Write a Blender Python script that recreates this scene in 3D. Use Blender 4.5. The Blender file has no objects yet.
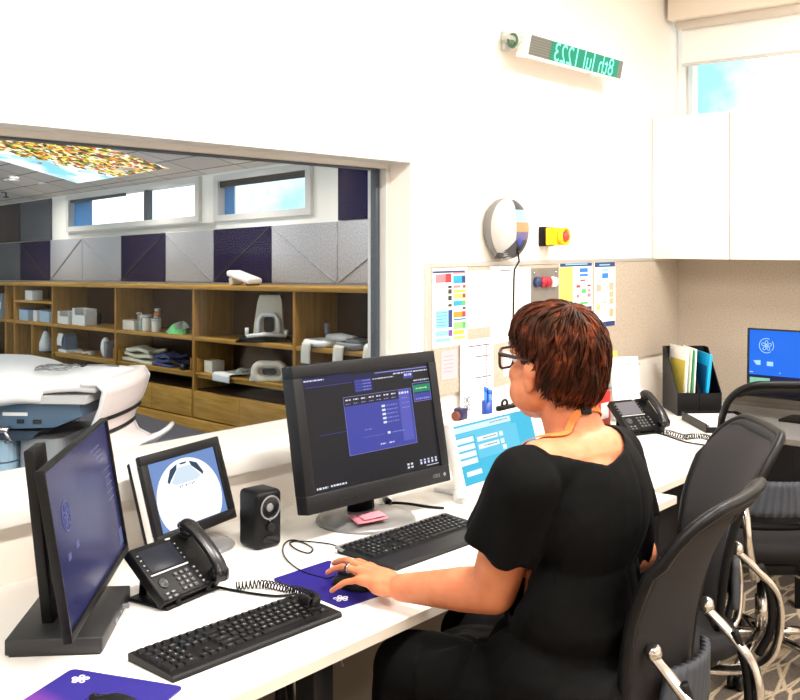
import bpy, bmesh, math, random
from mathutils import Matrix, Vector, noise as mnoise
SC = bpy.context.scene
COL = SC.collection
PI = math.pi
R = math.radians
random.seed(7)

# ------------------------------------------------------------------ camera
F_PX = 1000.0; HORIZON = 243.0; EYE = 1.55
TH = math.atan(.835)
FW = Vector((math.cos(TH), math.sin(TH), 0)); RT = Vector((FW.y, -FW.x, 0))
cam_d = bpy.data.cameras.new('camera'); cam = bpy.data.objects.new('camera', cam_d); COL.objects.link(cam)
cam.location = (0, 0, EYE); cam.rotation_euler = (PI/2, 0, TH - PI/2)
cam_d.sensor_width = 36; cam_d.lens = 36*F_PX/800; cam_d.shift_y = -(350-HORIZON)/800
cam_d.clip_start = .05; cam_d.clip_end = 200
SC.camera = cam
SC.view_settings.view_transform = 'Standard'; SC.view_settings.look = 'None'
SC.view_settings.gamma = 1; SC.view_settings.use_curve_mapping = False; SC.view_settings.exposure = 0.0

def ray(px, py): return FW + RT*((px-400)/F_PX) + Vector((0, 0, 1))*((HORIZON-py)/F_PX)
def onY(px, py, Y):
    r = ray(px, py); return Vector((0, 0, EYE)) + r*(Y/r.y)
def onX(px, py, X):
    r = ray(px, py); return Vector((0, 0, EYE)) + r*(X/r.x)
def onZ(px, py, Z):
    r = ray(px, py); return Vector((0, 0, EYE)) + r*((Z-EYE)/r.z)
def onD(px, py, d): return Vector((0, 0, EYE)) + ray(px, py)*d

# ------------------------------------------------------------------ materials
def lin(v):
    v /= 255.0
    return v/12.92 if v <= .04045 else ((v+.055)/1.055)**2.4
def rgb(r, g, b): return (lin(r), lin(g), lin(b), 1)
MATS = {}
def mat(name, col, rough=.5, metal=0., noise=None, bump=None, emit=0., spec=.5, alpha=1., sss=0., sheen=0., trans=0., coat=0.):
    """noise=(scale, second colour, detail), bump=(scale, strength)"""
    if name in MATS: return MATS[name]
    m = bpy.data.materials.new(name); m.use_nodes = True
    nt = m.node_tree; N = nt.nodes; L = nt.links; b = N['Principled BSDF']
    b.inputs['Base Color'].default_value = col; b.inputs['Roughness'].default_value = rough
    b.inputs['Metallic'].default_value = metal; b.inputs['Specular IOR Level'].default_value = spec
    b.inputs['Alpha'].default_value = alpha; b.inputs['Transmission Weight'].default_value = trans
    b.inputs['Coat Weight'].default_value = coat
    if sss: b.inputs['Subsurface Weight'].default_value = sss; b.inputs['Subsurface Radius'].default_value = (.02, .008, .004); b.inputs['Subsurface Scale'].default_value = .5
    if sheen: b.inputs['Sheen Weight'].default_value = sheen
    if emit:
        b.inputs['Emission Color'].default_value = col; b.inputs['Emission Strength'].default_value = emit
    tc = None
    if noise or bump:
        tc = N.new('ShaderNodeTexCoord')
    if noise:
        n = N.new('ShaderNodeTexNoise'); n.inputs['Scale'].default_value = noise[0]; n.inputs['Detail'].default_value = noise[2] if len(noise) > 2 else 4
        L.new(tc.outputs['Object'], n.inputs['Vector'])
        r = N.new('ShaderNodeValToRGB'); r.color_ramp.elements[0].position = .35; r.color_ramp.elements[1].position = .65
        r.color_ramp.elements[0].color = col; r.color_ramp.elements[1].color = noise[1]
        L.new(n.outputs['Fac'], r.inputs['Fac']); L.new(r.outputs['Color'], b.inputs['Base Color'])
    if bump:
        n2 = N.new('ShaderNodeTexNoise'); n2.inputs['Scale'].default_value = bump[0]; n2.inputs['Detail'].default_value = 3
        L.new(tc.outputs['Object'], n2.inputs['Vector'])
        bp = N.new('ShaderNodeBump'); bp.inputs['Strength'].default_value = bump[1]; bp.inputs['Distance'].default_value = .004
        L.new(n2.outputs['Fac'], bp.inputs['Height']); L.new(bp.outputs['Normal'], b.inputs['Normal'])
    MATS[name] = m; return m
def emis(name, col, s=1.):
    if name in MATS: return MATS[name]
    m = bpy.data.materials.new(name); m.use_nodes = True; nt = m.node_tree
    b = nt.nodes['Principled BSDF']; b.inputs['Base Color'].default_value = (.004, .004, .004, 1); b.inputs['Roughness'].default_value = .3; b.inputs['Specular IOR Level'].default_value = .12
    b.inputs['Emission Color'].default_value = col; b.inputs['Emission Strength'].default_value = s
    MATS[name] = m; return m
def wood(name, c1, c2, axis='Z'):
    m = bpy.data.materials.new(name); m.use_nodes = True; nt = m.node_tree; N = nt.nodes; L = nt.links; b = N['Principled BSDF']
    tc = N.new('ShaderNodeTexCoord'); mp = N.new('ShaderNodeMapping')
    mp.inputs['Scale'].default_value = {'Z': (14, 14, 1.2), 'X': (1.2, 14, 14)}[axis]
    n = N.new('ShaderNodeTexNoise'); n.inputs['Scale'].default_value = 2.2; n.inputs['Detail'].default_value = 6; n.inputs['Distortion'].default_value = .6
    r = N.new('ShaderNodeValToRGB'); r.color_ramp.elements[0].color = c1; r.color_ramp.elements[1].color = c2
    r.color_ramp.elements[0].position = .35; r.color_ramp.elements[1].position = .68
    L.new(tc.outputs['Object'], mp.inputs['Vector']); L.new(mp.outputs['Vector'], n.inputs['Vector']); L.new(n.outputs['Fac'], r.inputs['Fac'])
    L.new(r.outputs['Color'], b.inputs['Base Color']); b.inputs['Roughness'].default_value = .6; b.inputs['Specular IOR Level'].default_value = .08
    MATS[name] = m; return m

WALL = mat('wall_paint', rgb(240, 231, 220), .7, bump=(60, .05))
CEIL = mat('ceiling_white', rgb(240, 238, 234), .8)
LAMIN = mat('white_laminate', rgb(240, 237, 232), .35, bump=(200, .02))
CABW = mat('cabinet_white', rgb(240, 236, 224), .35)
EDGE = mat('laminate_edge_shade', rgb(214, 204, 190), .5)  # same white laminate, with the shade on the front edge painted in
FELTB = mat('pinboard_fabric', rgb(190, 176, 158), .95, noise=(140, rgb(172, 158, 141), 6), bump=(300, .5))
ALU = mat('aluminium_trim', rgb(205, 203, 200), .35, .6)
FRAMEW = mat('window_frame_paint', rgb(205, 202, 196), .45)
FRAMED = mat('window_gasket', rgb(60, 66, 74), .4)
CHROME = mat('chrome', rgb(215, 212, 208), .16, 1.)
BLACK = mat('black_plastic', rgb(15, 15, 16), .42, bump=(400, .03), spec=.2)
BLACKG = mat('black_gloss', rgb(14, 14, 16), .15)
DGREY = mat('dark_grey_plastic', rgb(28, 28, 30), .4, spec=.2)
MGREY = mat('mid_grey_plastic', rgb(120, 121, 124), .4)
LGREY = mat('light_grey_plastic', rgb(196, 194, 192), .4)
WPLAST = mat('white_plastic', rgb(238, 236, 232), .35)
KEYM = mat('key_plastic', rgb(20, 20, 22), .45, spec=.3)
LEGEND = mat('key_legend', rgb(205, 205, 205), .5)
KEYBL = mat('blue_legend', rgb(90, 150, 190), .5)
PAPER = mat('paper_white', rgb(245, 244, 242), .8)
INK = mat('ink_grey', rgb(120, 122, 128), .8)
INKD = mat('ink_dark', rgb(44, 48, 66), .8)
NAVYP = mat('print_navy', rgb(38, 58, 110), .7)
BLUEP = mat('print_blue', rgb(34, 116, 196), .7)
LBLUEP = mat('print_light_blue', rgb(130, 190, 228), .7)
TEALP = mat('print_cyan', rgb(36, 150, 190), .7)
REDP = mat('print_red', rgb(200, 48, 56), .7)
PINKP = mat('print_pink', rgb(222, 120, 128), .7)
LPINKP = mat('pink_paper', rgb(222, 172, 178), .8)
YELP = mat('print_yellow', rgb(222, 186, 60), .7)
LYELP = mat('print_pale_yellow', rgb(226, 212, 104), .7)
ORGP = mat('print_orange', rgb(222, 136, 40), .7)
GRNP = mat('print_green', rgb(80, 170, 90), .7)
LGRNP = mat('print_light_green', rgb(140, 196, 120), .7)
PURP = mat('print_purple', rgb(120, 70, 140), .7)
MAROON = mat('print_maroon', rgb(140, 60, 50), .7)
PEACH = mat('print_peach', rgb(226, 168, 138), .7)
BLKP = mat('print_black', rgb(52, 52, 48), .7)
OAK = wood('oak', rgb(156, 114, 50), rgb(186, 142, 70), 'X')
OAKV = wood('oak_upright', rgb(138, 98, 42), rgb(166, 122, 58), 'Z')
OAKD = wood('oak_bay_shade', rgb(36, 20, 8), rgb(52, 30, 13), 'Z')  # deep shade of the bays painted in as near-black oak
DARKIN = mat('dark_recess', rgb(26, 20, 14), .8)
NAVYF = mat('felt_navy', rgb(28, 26, 62), .95, noise=(90, rgb(22, 21, 52), 5), bump=(250, .5), spec=.0)
GREYF = mat('felt_grey', rgb(176, 176, 180), .95, noise=(70, rgb(150, 150, 154), 6), bump=(250, .5), spec=.0)
DGREYF = mat('felt_mid_grey', rgb(92, 97, 104), .95, noise=(70, rgb(78, 84, 90), 6), bump=(250, .5), spec=.0)
FARFLOOR = mat('far_vinyl', rgb(92, 96, 112), .5, noise=(60, rgb(76, 80, 96), 6))
SKIN = mat('skin', rgb(204, 130, 92), .5, noise=(30, rgb(196, 118, 82), 3), sss=.06, spec=.35)
LIPS = mat('lips', rgb(190, 100, 95), .45)
NAILM = mat('nail', rgb(232, 170, 160), .3)
DRESS = mat('black_dress_cloth', rgb(6, 6, 6), .85, bump=(500, .15), spec=.12)
TROUS = mat('black_trouser_cloth', rgb(5, 5, 5), .9, bump=(400, .1), spec=.1)
EYEW = mat('eye_white', rgb(238, 236, 232), .2)
LENSM = mat('clear_lens', (1, 1, 1, 1), .02, alpha=.12)
TORT = mat('tortoise_frame', rgb(58, 32, 24), .25)
LANY = mat('lanyard_orange', rgb(206, 122, 66), .7, spec=.1)
SEATF = mat('chair_seat_fabric', rgb(40, 39, 40), .9, bump=(500, .3), spec=.2)
MATB = mat('mouse_mat_blue', rgb(34, 24, 112), .6, spec=.2)

def hair_mat():
    m = bpy.data.materials.new('auburn_hair'); m.use_nodes = True; nt = m.node_tree; N = nt.nodes; L = nt.links; b = N['Principled BSDF']
    tc = N.new('ShaderNodeTexCoord'); n = N.new('ShaderNodeTexNoise'); n.inputs['Scale'].default_value = 28; n.inputs['Detail'].default_value = 5
    r = N.new('ShaderNodeValToRGB'); e = r.color_ramp.elements
    e[0].position = .32; e[0].color = rgb(20, 9, 6); e[1].position = .72; e[1].color = rgb(104, 48, 26)
    k = e.new(.54); k.color = rgb(50, 22, 13)
    L.new(tc.outputs['Object'], n.inputs['Vector']); L.new(n.outputs['Fac'], r.inputs['Fac']); L.new(r.outputs['Color'], b.inputs['Base Color'])
    b.inputs['Roughness'].default_value = .5; b.inputs['Specular IOR Level'].default_value = .18; b.inputs['Specular Tint'].default_value = rgb(230, 170, 130)
    return m
HAIR = hair_mat()

def carpet_mat():
    m = bpy.data.materials.new('patterned_carpet'); m.use_nodes = True; nt = m.node_tree; N = nt.nodes; L = nt.links; b = N['Principled BSDF']
    tc = N.new('ShaderNodeTexCoord'); mp = N.new('ShaderNodeMapping'); mp.inputs['Rotation'].default_value = (0, 0, .6); mp.inputs['Scale'].default_value = (.9, 3.2, 1)
    v = N.new('ShaderNodeTexVoronoi'); v.feature = 'DISTANCE_TO_EDGE'; v.inputs['Scale'].default_value = 3.2
    r = N.new('ShaderNodeValToRGB'); e = r.color_ramp.elements
    e[0].position = .03; e[0].color = rgb(196, 176, 148); e[1].position = .06; e[1].color = rgb(104, 92, 82)
    n = N.new('ShaderNodeTexNoise'); n.inputs['Scale'].default_value = 120; n.inputs['Detail'].default_value = 5
    mx = N.new('ShaderNodeMix'); mx.data_type = 'RGBA'; mx.blend_type = 'MULTIPLY'; mx.inputs[0].default_value = .7
    r2 = N.new('ShaderNodeValToRGB'); r2.color_ramp.elements[0].position = .35; r2.color_ramp.elements[0].color = (.45, .45, .45, 1); r2.color_ramp.elements[1].position = .6
    mp2 = N.new('ShaderNodeMapping'); mp2.inputs['Rotation'].default_value = (0, 0, -.75); mp2.inputs['Scale'].default_value = (.8, 3.6, 1)
    v2 = N.new('ShaderNodeTexVoronoi'); v2.feature = 'DISTANCE_TO_EDGE'; v2.inputs['Scale'].default_value = 3.4
    mn = N.new('ShaderNodeMath'); mn.operation = 'MINIMUM'
    L.new(tc.outputs['Object'], mp.inputs['Vector']); L.new(mp.outputs['Vector'], v.inputs['Vector']); L.new(tc.outputs['Object'], mp2.inputs['Vector']); L.new(mp2.outputs['Vector'], v2.inputs['Vector'])
    L.new(v.outputs['Distance'], mn.inputs[0]); L.new(v2.outputs['Distance'], mn.inputs[1]); L.new(mn.outputs[0], r.inputs['Fac'])
    L.new(tc.outputs['Object'], n.inputs['Vector']); L.new(n.outputs['Fac'], r2.inputs['Fac'])
    L.new(r.outputs['Color'], mx.inputs[6]); L.new(r2.outputs['Color'], mx.inputs[7]); L.new(mx.outputs[2], b.inputs['Base Color'])
    b.inputs['Roughness'].default_value = .95
    bp = N.new('ShaderNodeBump'); bp.inputs['Strength'].default_value = .6; bp.inputs['Distance'].default_value = .005
    L.new(n.outputs['Fac'], bp.inputs['Height']); L.new(bp.outputs['Normal'], b.inputs['Normal'])
    return m
CARPET = carpet_mat()

def mesh_fabric(name, col, a):
    m = bpy.data.materials.new(name); m.use_nodes = True; nt = m.node_tree; N = nt.nodes; L = nt.links; b = N['Principled BSDF']
    b.inputs['Base Color'].default_value = col; b.inputs['Roughness'].default_value = .8; b.inputs['Specular IOR Level'].default_value = .2; b.inputs['Alpha'].default_value = a
    tc = N.new('ShaderNodeTexCoord'); n = N.new('ShaderNodeTexNoise'); n.inputs['Scale'].default_value = 400
    bp = N.new('ShaderNodeBump'); bp.inputs['Strength'].default_value = .4; bp.inputs['Distance'].default_value = .002
    L.new(tc.outputs['Object'], n.inputs['Vector']); L.new(n.outputs['Fac'], bp.inputs['Height']); L.new(bp.outputs['Normal'], b.inputs['Normal'])
    return m
NETF = mesh_fabric('chair_back_fabric', rgb(44, 42, 43), 1.)
NETT = mesh_fabric('chair_back_net', rgb(24, 23, 25), .52)

def tile_mat():
    m = bpy.data.materials.new('ceiling_tiles'); m.use_nodes = True; nt = m.node_tree; N = nt.nodes; L = nt.links; b = N['Principled BSDF']
    uv = N.new('ShaderNodeUVMap'); uv.uv_map = 'st'
    br = N.new('ShaderNodeTexBrick'); br.offset = 0; br.squash = 1
    br.inputs['Scale'].default_value = 1; br.inputs['Brick Width'].default_value = .675; br.inputs['Row Height'].default_value = .28
    br.inputs['Mortar Size'].default_value = .008; br.inputs['Mortar Smooth'].default_value = 0
    br.inputs['Color1'].default_value = rgb(226, 221, 212); br.inputs['Color2'].default_value = rgb(243, 239, 231); br.inputs['Mortar'].default_value = rgb(150, 147, 140)
    L.new(uv.outputs['UV'], br.inputs['Vector']); L.new(br.outputs['Color'], b.inputs['Base Color']); b.inputs['Roughness'].default_value = .9
    return m
def skyart_mat():
    """the backlit photograph of leaves and sky printed on the ceiling panel"""
    m = bpy.data.materials.new('backlit_sky_print'); m.use_nodes = True; nt = m.node_tree; N = nt.nodes; L = nt.links; b = N['Principled BSDF']
    uv = N.new('ShaderNodeUVMap'); uv.uv_map = 'st'
    v = N.new('ShaderNodeTexVoronoi'); v.inputs['Scale'].default_value = 26; v.inputs['Randomness'].default_value = 1
    n0 = N.new('ShaderNodeTexNoise'); n0.inputs['Scale'].default_value = 9; n0.inputs['Detail'].default_value = 4
    L.new(uv.outputs['UV'], v.inputs['Vector']); L.new(uv.outputs['UV'], n0.inputs['Vector'])
    sx = N.new('ShaderNodeSeparateColor'); L.new(v.outputs['Color'], sx.inputs['Color'])
    r = N.new('ShaderNodeValToRGB'); r.color_ramp.interpolation = 'CONSTANT'; e = r.color_ramp.elements
    cols = [(0, (40, 58, 26)), (.13, (236, 214, 60)), (.28, (250, 250, 235)), (.4, (214, 96, 40)), (.52, (128, 150, 50)), (.64, (250, 236, 130)), (.76, (36, 44, 30)), (.86, (240, 150, 60)), (.94, (170, 40, 30))]
    e[0].position = 0; e[0].color = rgb(*cols[0][1]); e[1].position = cols[1][0]; e[1].color = rgb(*cols[1][1])
    for p, c in cols[2:]:
        k = e.new(p); k.color = rgb(*c)
    L.new(sx.outputs['Red'], r.inputs['Fac'])
    sep = N.new('ShaderNodeSeparateXYZ'); L.new(uv.outputs['UV'], sep.inputs['Vector'])
    # mask : s - .45 t + 2.72 + .9 (noise-.5)
    a = N.new('ShaderNodeMath'); a.operation = 'MULTIPLY_ADD'; a.inputs[1].default_value = -.45; L.new(sep.outputs['Y'], a.inputs[0]); L.new(sep.outputs['X'], a.inputs[2])
    c = N.new('ShaderNodeMath'); c.operation = 'MULTIPLY_ADD'; c.inputs[1].default_value = 1.3; L.new(n0.outputs['Fac'], c.inputs[0]); L.new(a.outputs[0], c.inputs[2])
    d = N.new('ShaderNodeMath'); d.operation = 'GREATER_THAN'; d.inputs[1].default_value = -2.02; L.new(c.outputs[0], d.inputs[0])
    n1 = N.new('ShaderNodeTexNoise'); n1.inputs['Scale'].default_value = 2.5; L.new(uv.outputs['UV'], n1.inputs['Vector'])
    r1 = N.new('ShaderNodeValToRGB'); r1.color_ramp.elements[0].position = .4; r1.color_ramp.elements[0].color = rgb(140, 222, 250); r1.color_ramp.elements[1].position = .58; r1.color_ramp.elements[1].color = (1.1, 1.1, 1.1, 1)
    L.new(n1.outputs['Fac'], r1.inputs['Fac'])
    mx = N.new('ShaderNodeMix'); mx.data_type = 'RGBA'; L.new(d.outputs[0], mx.inputs[0]); L.new(r1.outputs['Color'], mx.inputs[6]); L.new(r.outputs['Color'], mx.inputs[7])
    L.new(mx.outputs[2], b.inputs['Emission Color']); b.inputs['Emission Strength'].default_value = 1.15; b.inputs['Base Color'].default_value = (.02, .02, .02, 1)
    return m

# ------------------------------------------------------------------ mesh builder
_txt = {}
def text_geo(s):
    if s in _txt: return _txt[s]
    cu = bpy.data.curves.new('t', 'FONT'); cu.body = s; cu.size = 1; cu.align_x = 'CENTER'; cu.align_y = 'CENTER'; cu.resolution_u = 3
    o = bpy.data.objects.new('t', cu); COL.objects.link(o)
    dg = bpy.context.evaluated_depsgraph_get(); me = bpy.data.meshes.new_from_object(o.evaluated_get(dg))
    g = ([v.co.copy() for v in me.vertices], [tuple(p.vertices) for p in me.polygons])
    bpy.data.objects.remove(o); bpy.data.curves.remove(cu); bpy.data.meshes.remove(me)
    _txt[s] = g; return g
def basis(o, x, y, z):
    m = Matrix((x, y, z)).transposed().to_4x4(); m.translation = o; return m
I4 = Matrix.Identity(4)
class MB:
    def __init__(s, M=None): s.bm = bmesh.new(); s.M = M or I4
    def _fin(s, vs, m, smooth, mark):
        for f in s.bm.faces:
            if f.index == -1 or f not in mark:
                f.material_index = m; f.smooth = smooth
    def _v(s, co): return s.bm.verts.new(s.M @ Vector(co))
    def face(s, pts, m=0, smooth=False):
        f = s.bm.faces.new([s._v(p) for p in pts]); f.material_index = m; f.smooth = smooth; return s
    def box(s, c, d, m=0, rot=None, bev=0., seg=2, smooth=False):
        T = Matrix.Translation(c) @ (rot.to_4x4() if rot else I4)
        if not bev:
            h = [x/2 for x in d]; vs = []
            for z in (-1, 1):
                for y in (-1, 1):
                    for x in (-1, 1): vs.append(s._v(T @ Vector((x*h[0], y*h[1], z*h[2]))))
            for q in ((0, 2, 3, 1), (4, 5, 7, 6), (0, 1, 5, 4), (2, 6, 7, 3), (0, 4, 6, 2), (1, 3, 7, 5)):
                f = s.bm.faces.new([vs[i] for i in q]); f.material_index = m; f.smooth = smooth
            return s
        b2 = bmesh.new(); bmesh.ops.create_cube(b2, size=1, matrix=Matrix.Diagonal((*d, 1)))
        bmesh.ops.bevel(b2, geom=b2.edges[:], offset=min(bev, min(d)*.49), segments=seg, profile=.5, affect='EDGES')
        s.merge(b2, T, m, True); return s
    def merge(s, b2, T, m, smooth):
        mp = {}
        for v in b2.verts: mp[v] = s._v(T @ v.co)
        for f in b2.faces:
            try:
                g = s.bm.faces.new([mp[v] for v in f.verts]); g.material_index = m; g.smooth = smooth
            except ValueError: pass
        b2.free()
    def span(s, a, b, m=0, bev=0., **k):
        a = Vector(a); b = Vector(b); d = b-a
        return s.box((a+b)/2, (abs(d.x), abs(d.y), abs(d.z)), m, None, bev, **k)
    def prism(s, poly, z0, z1, m=0, T=None, smooth=False, caps=True, mside=None):
        T = T or I4
        lo = [s._v(T @ Vector((x, y, z0))) for x, y in poly]; hi = [s._v(T @ Vector((x, y, z1))) for x, y in poly]
        n = len(poly)
        for i in range(n):
            f = s.bm.faces.new([lo[i], lo[(i+1) % n], hi[(i+1) % n], hi[i]]); f.material_index = m if mside is None else mside; f.smooth = smooth
        if caps:
            f = s.bm.faces.new(hi); f.material_index = m
            f = s.bm.faces.new(lo[::-1]); f.material_index = m
        return s
    def lathe(s, prof, T=None, n=24, m=0, smooth=True, cap=True):
        T = T or I4; rings = []
        for r, z in prof: rings.append([s._v(T @ Vector((r*math.cos(2*PI*i/n), r*math.sin(2*PI*i/n), z))) for i in range(n)])
        for a, b in zip(rings, rings[1:]):
            for i in range(n):
                f = s.bm.faces.new([a[i], a[(i+1) % n], b[(i+1) % n], b[i]]); f.material_index = m; f.smooth = smooth
        if cap:
            for g, r in ((rings[0][::-1], prof[0][0]), (rings[-1], prof[-1][0])):
                if r > 1e-6:
                    f = s.bm.faces.new(g); f.material_index = m
        return s
    def cyl(s, a, b, r, n=20, m=0, r2=None, smooth=True):
        a = Vector(a); b = Vector(b); d = b-a; q = d.to_track_quat('Z', 'Y').to_matrix().to_4x4(); q.translation = a
        return s.lathe([(r, 0), (r if r2 is None else r2, d.length)], q, n, m, smooth)
    def tube(s, pts, r, n=8, m=0, closed=False, flat=1., smooth=True, up=None):
        pts = [Vector(p) for p in pts]; k = len(pts); rings = []; nrm = Vector(up) if up else None
        for i, p in enumerate(pts):
            if closed: t = pts[(i+1) % k]-pts[i-1]
            else: t = pts[min(i+1, k-1)]-pts[max(i-1, 0)]
            if t.length < 1e-9: t = Vector((0, 0, 1))
            t.normalize()
            if nrm is None: nrm = t.orthogonal()
            nrm = nrm - t*nrm.dot(t)
            if nrm.length < 1e-6: nrm = t.orthogonal()
            nrm.normalize(); bn = t.cross(nrm)
            rr = r[i] if isinstance(r, (list, tuple)) else r
            rings.append([s._v(p + nrm*(math.cos(2*PI*j/n)*rr*flat) + bn*(math.sin(2*PI*j/n)*rr)) for j in range(n)])
        for i in range(k if closed else k-1):
            a = rings[i]; b = rings[(i+1) % k]
            for j in range(n):
                f = s.bm.faces.new([a[j], a[(j+1) % n], b[(j+1) % n], b[j]]); f.material_index = m; f.smooth = smooth
        if not closed:
            f = s.bm.faces.new(rings[0][::-1]); f.material_index = m
            f = s.bm.faces.new(rings[-1]); f.material_index = m
        return s
    def ell(s, c, r, m=0, T=None, nu=24, nv=14):
        T = (T or I4); T = Matrix.Translation(c) @ T @ Matrix.Diagonal((r[0], r[1], r[2], 1))
        b2 = bmesh.new(); bmesh.ops.create_uvsphere(b2, u_segments=nu, v_segments=nv, radius=1)
        s.merge(b2, T, m, True); return s
    def caps(s, a, b, r1, r2, m=0, n=20):
        """tapered capsule"""
        a = Vector(a); b = Vector(b); d = b-a; Lg = d.length; q = d.to_track_quat('Z', 'Y').to_matrix().to_4x4(); q.translation = a
        prof = [(1e-5, -r1)]+[(r1*math.cos(t), r1*math.sin(t)) for t in [-PI/2*(1-i/5) for i in range(1, 6)]]
        prof += [(r2*math.cos(t), Lg+r2*math.sin(t)) for t in [PI/2*i/5 for i in range(0, 5)]]+[(1e-5, Lg+r2)]
        return s.lathe(prof, q, n, m)
    def grid(s, fn, nu, nv, m=0, smooth=True):
        g = [[s._v(fn(i/nu, j/nv)) for i in range(nu+1)] for j in range(nv+1)]
        for j in range(nv):
            for i in range(nu):
                f = s.bm.faces.new([g[j][i], g[j][i+1], g[j+1][i+1], g[j+1][i]]); f.material_index = m; f.smooth = smooth
        return s
    def slab(s, fn, nu, nv, th, m=0):
        """closed sheet: fn(u,v)->(point, normal)"""
        def P(sg): return lambda u, v: fn(u, v)[0] + fn(u, v)[1]*(th/2*sg)
        top = [[s._v(P(1)(i/nu, j/nv)) for i in range(nu+1)] for j in range(nv+1)]
        bot = [[s._v(P(-1)(i/nu, j/nv)) for i in range(nu+1)] for j in range(nv+1)]
        def q(a, b, c, d):
            f = s.bm.faces.new([a, b, c, d]); f.material_index = m; f.smooth = True
        for j in range(nv):
            for i in range(nu):
                q(top[j][i], top[j][i+1], top[j+1][i+1], top[j+1][i]); q(bot[j][i+1], bot[j][i], bot[j+1][i], bot[j+1][i+1])
        for i in range(nu):
            q(top[0][i+1], top[0][i], bot[0][i], bot[0][i+1]); q(top[nv][i], top[nv][i+1], bot[nv][i+1], bot[nv][i])
        for j in range(nv):
            q(top[j][0], top[j+1][0], bot[j+1][0], bot[j][0]); q(top[j+1][nu], top[j][nu], bot[j][nu], bot[j+1][nu])
        return s
    def text(s, st, T, size, m=0, mirror=True, sx=1.):
        vs, fs = text_geo(st); k = -1 if mirror else 1
        nv = [s._v(T @ Vector((v.x*size*k*sx, v.y*size, 0))) for v in vs]
        for f in fs:
            ix = f[::-1] if mirror else f
            try: g = s.bm.faces.new([nv[i] for i in ix]); g.material_index = m
            except ValueError: pass
        return s
    def rect(s, x0, y0, x1, y1, z=0., m=0, T=None):
        T = T or I4
        return s.face([T @ Vector(p) for p in ((x0, y0, z), (x1, y0, z), (x1, y1, z), (x0, y1, z))], m)
    def build(s, name, mats, parent=None, loc=None, shear=None, auto=False):
        if shear:
            for v in s.bm.verts: v.co.z += shear*v.co.x
        bmesh.ops.recalc_face_normals(s.bm, faces=[f for f in s.bm.faces if False]) if auto else None
        me = bpy.data.meshes.new(name); s.bm.to_mesh(me); s.bm.free()
        for m in (mats if isinstance(mats, (list, tuple)) else [mats]): me.materials.append(m)
        o = bpy.data.objects.new(name, me); COL.objects.link(o)
        if parent: o.parent = parent
        if loc is not None: o.location = loc
        return o
def rrect(w, h, r, n=5, cx=0, cy=0):
    pts = []
    for qx, qy, a0 in ((1, 1, 0), (-1, 1, 90), (-1, -1, 180), (1, -1, 270)):
        for i in range(n+1):
            a = R(a0+90*i/n); pts.append((cx+qx*(w/2-r)+r*math.cos(a), cy+qy*(h/2-r)+r*math.sin(a)))
    return pts
def tag(o, label=None, cat=None, group=None, kind=None):
    if label: o['label'] = label
    if cat: o['category'] = cat
    if group: o['group'] = group
    if kind: o['kind'] = kind
    return o
def thing(name, label, cat, loc=(0, 0, 0), rz=0., group=None):
    o = bpy.data.objects.new(name, None); COL.objects.link(o); o.location = loc; o.rotation_euler = (0, 0, rz); o.empty_display_size = .05
    return tag(o, label, cat, group)
def struct(o): o['kind'] = 'structure'; return o
def dup(o, parent=None):
    c = o.copy(); COL.objects.link(c)
    if parent: c.parent = parent
    for ch in list(o.children): dup(ch, c)
    return c
def pmat(pos, tilt):
    """panel frame: x right, y up the panel, z towards the viewer; leaning back by tilt"""
    return basis(Vector(pos), Vector((1, 0, 0)), Vector((0, math.sin(tilt), math.cos(tilt))), Vector((0, -math.cos(tilt), math.sin(tilt))))
def logo(mb, T, size, m, z=.0006):
    """flower of five looped petals with a small centre"""
    for k in range(5):
        a = 2*PI*k/5+.3; pts = []
        for i in range(14):
            t = 2*PI*i/14; rr = .62+.36*math.cos(t); wv = .26*math.sin(t)*(1+.25*math.cos(t))
            pts.append(T @ Vector((size*(rr*math.cos(a)-wv*math.sin(a)), size*(rr*math.sin(a)+wv*math.cos(a)), z)))
        mb.tube(pts, size*.065, 5, m, closed=True)
    mb.tube([T @ Vector((size*.16*math.cos(t*PI/5), size*.16*math.sin(t*PI/5), z)) for t in range(10)], size*.06, 5, m, closed=True)
# ================================================================== THE SETTING: control room
WY = 2.294            # face of the wall with the observation window
WX = 5.062            # face of the wall at the right end
CZ = 2.95
XL = -2.6; YB = -3.0
b = MB(); b.span((XL-.1, YB-.1, -.06), (WX+.1, 2.485, 0)); struct(b.build('floor', CARPET))
b = MB(); b.span((XL-.1, YB-.1, CZ), (WX+.35, 2.485, CZ+.08)); struct(b.build('ceiling', CEIL))
OX0, OX1, OZ0, OZ1 = -.45, 2.807, .921, 1.853      # window opening in the wall
b = MB()
b.span((XL-.1, WY, 0), (OX0, 2.485, CZ)); b.span((OX1, WY, 0), (WX, 2.485, CZ))
b.span((OX0, WY, 0), (OX1, 2.485, OZ0)); b.span((OX0, WY, OZ1), (OX1, 2.485, CZ))
struct(b.build('wall_left', WALL))
# right wall with a high window above the cabinets
b = MB()
wz0, wz1, wy0, wy1 = 2.20, 2.84, -2.4, 2.285
b.span((WX, YB, 0), (WX+.25, 2.485, wz0)); b.span((WX, YB, wz1), (WX+.25, 2.485, CZ))
b.span((WX, wy1, wz0), (WX+.25, 2.485, wz1)); b.span((WX, YB, wz0), (WX+.25, wy0, wz1))
struct(b.build('wall_right', WALL))
b = MB(); b.span((XL-.1, YB-.1, 0), (WX+.25, YB, CZ)); struct(b.build('wall_back', WALL))
b = MB(); b.span((XL-.1, YB, 0), (XL, WY, CZ)); struct(b.build('wall_far_left', WALL))
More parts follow.
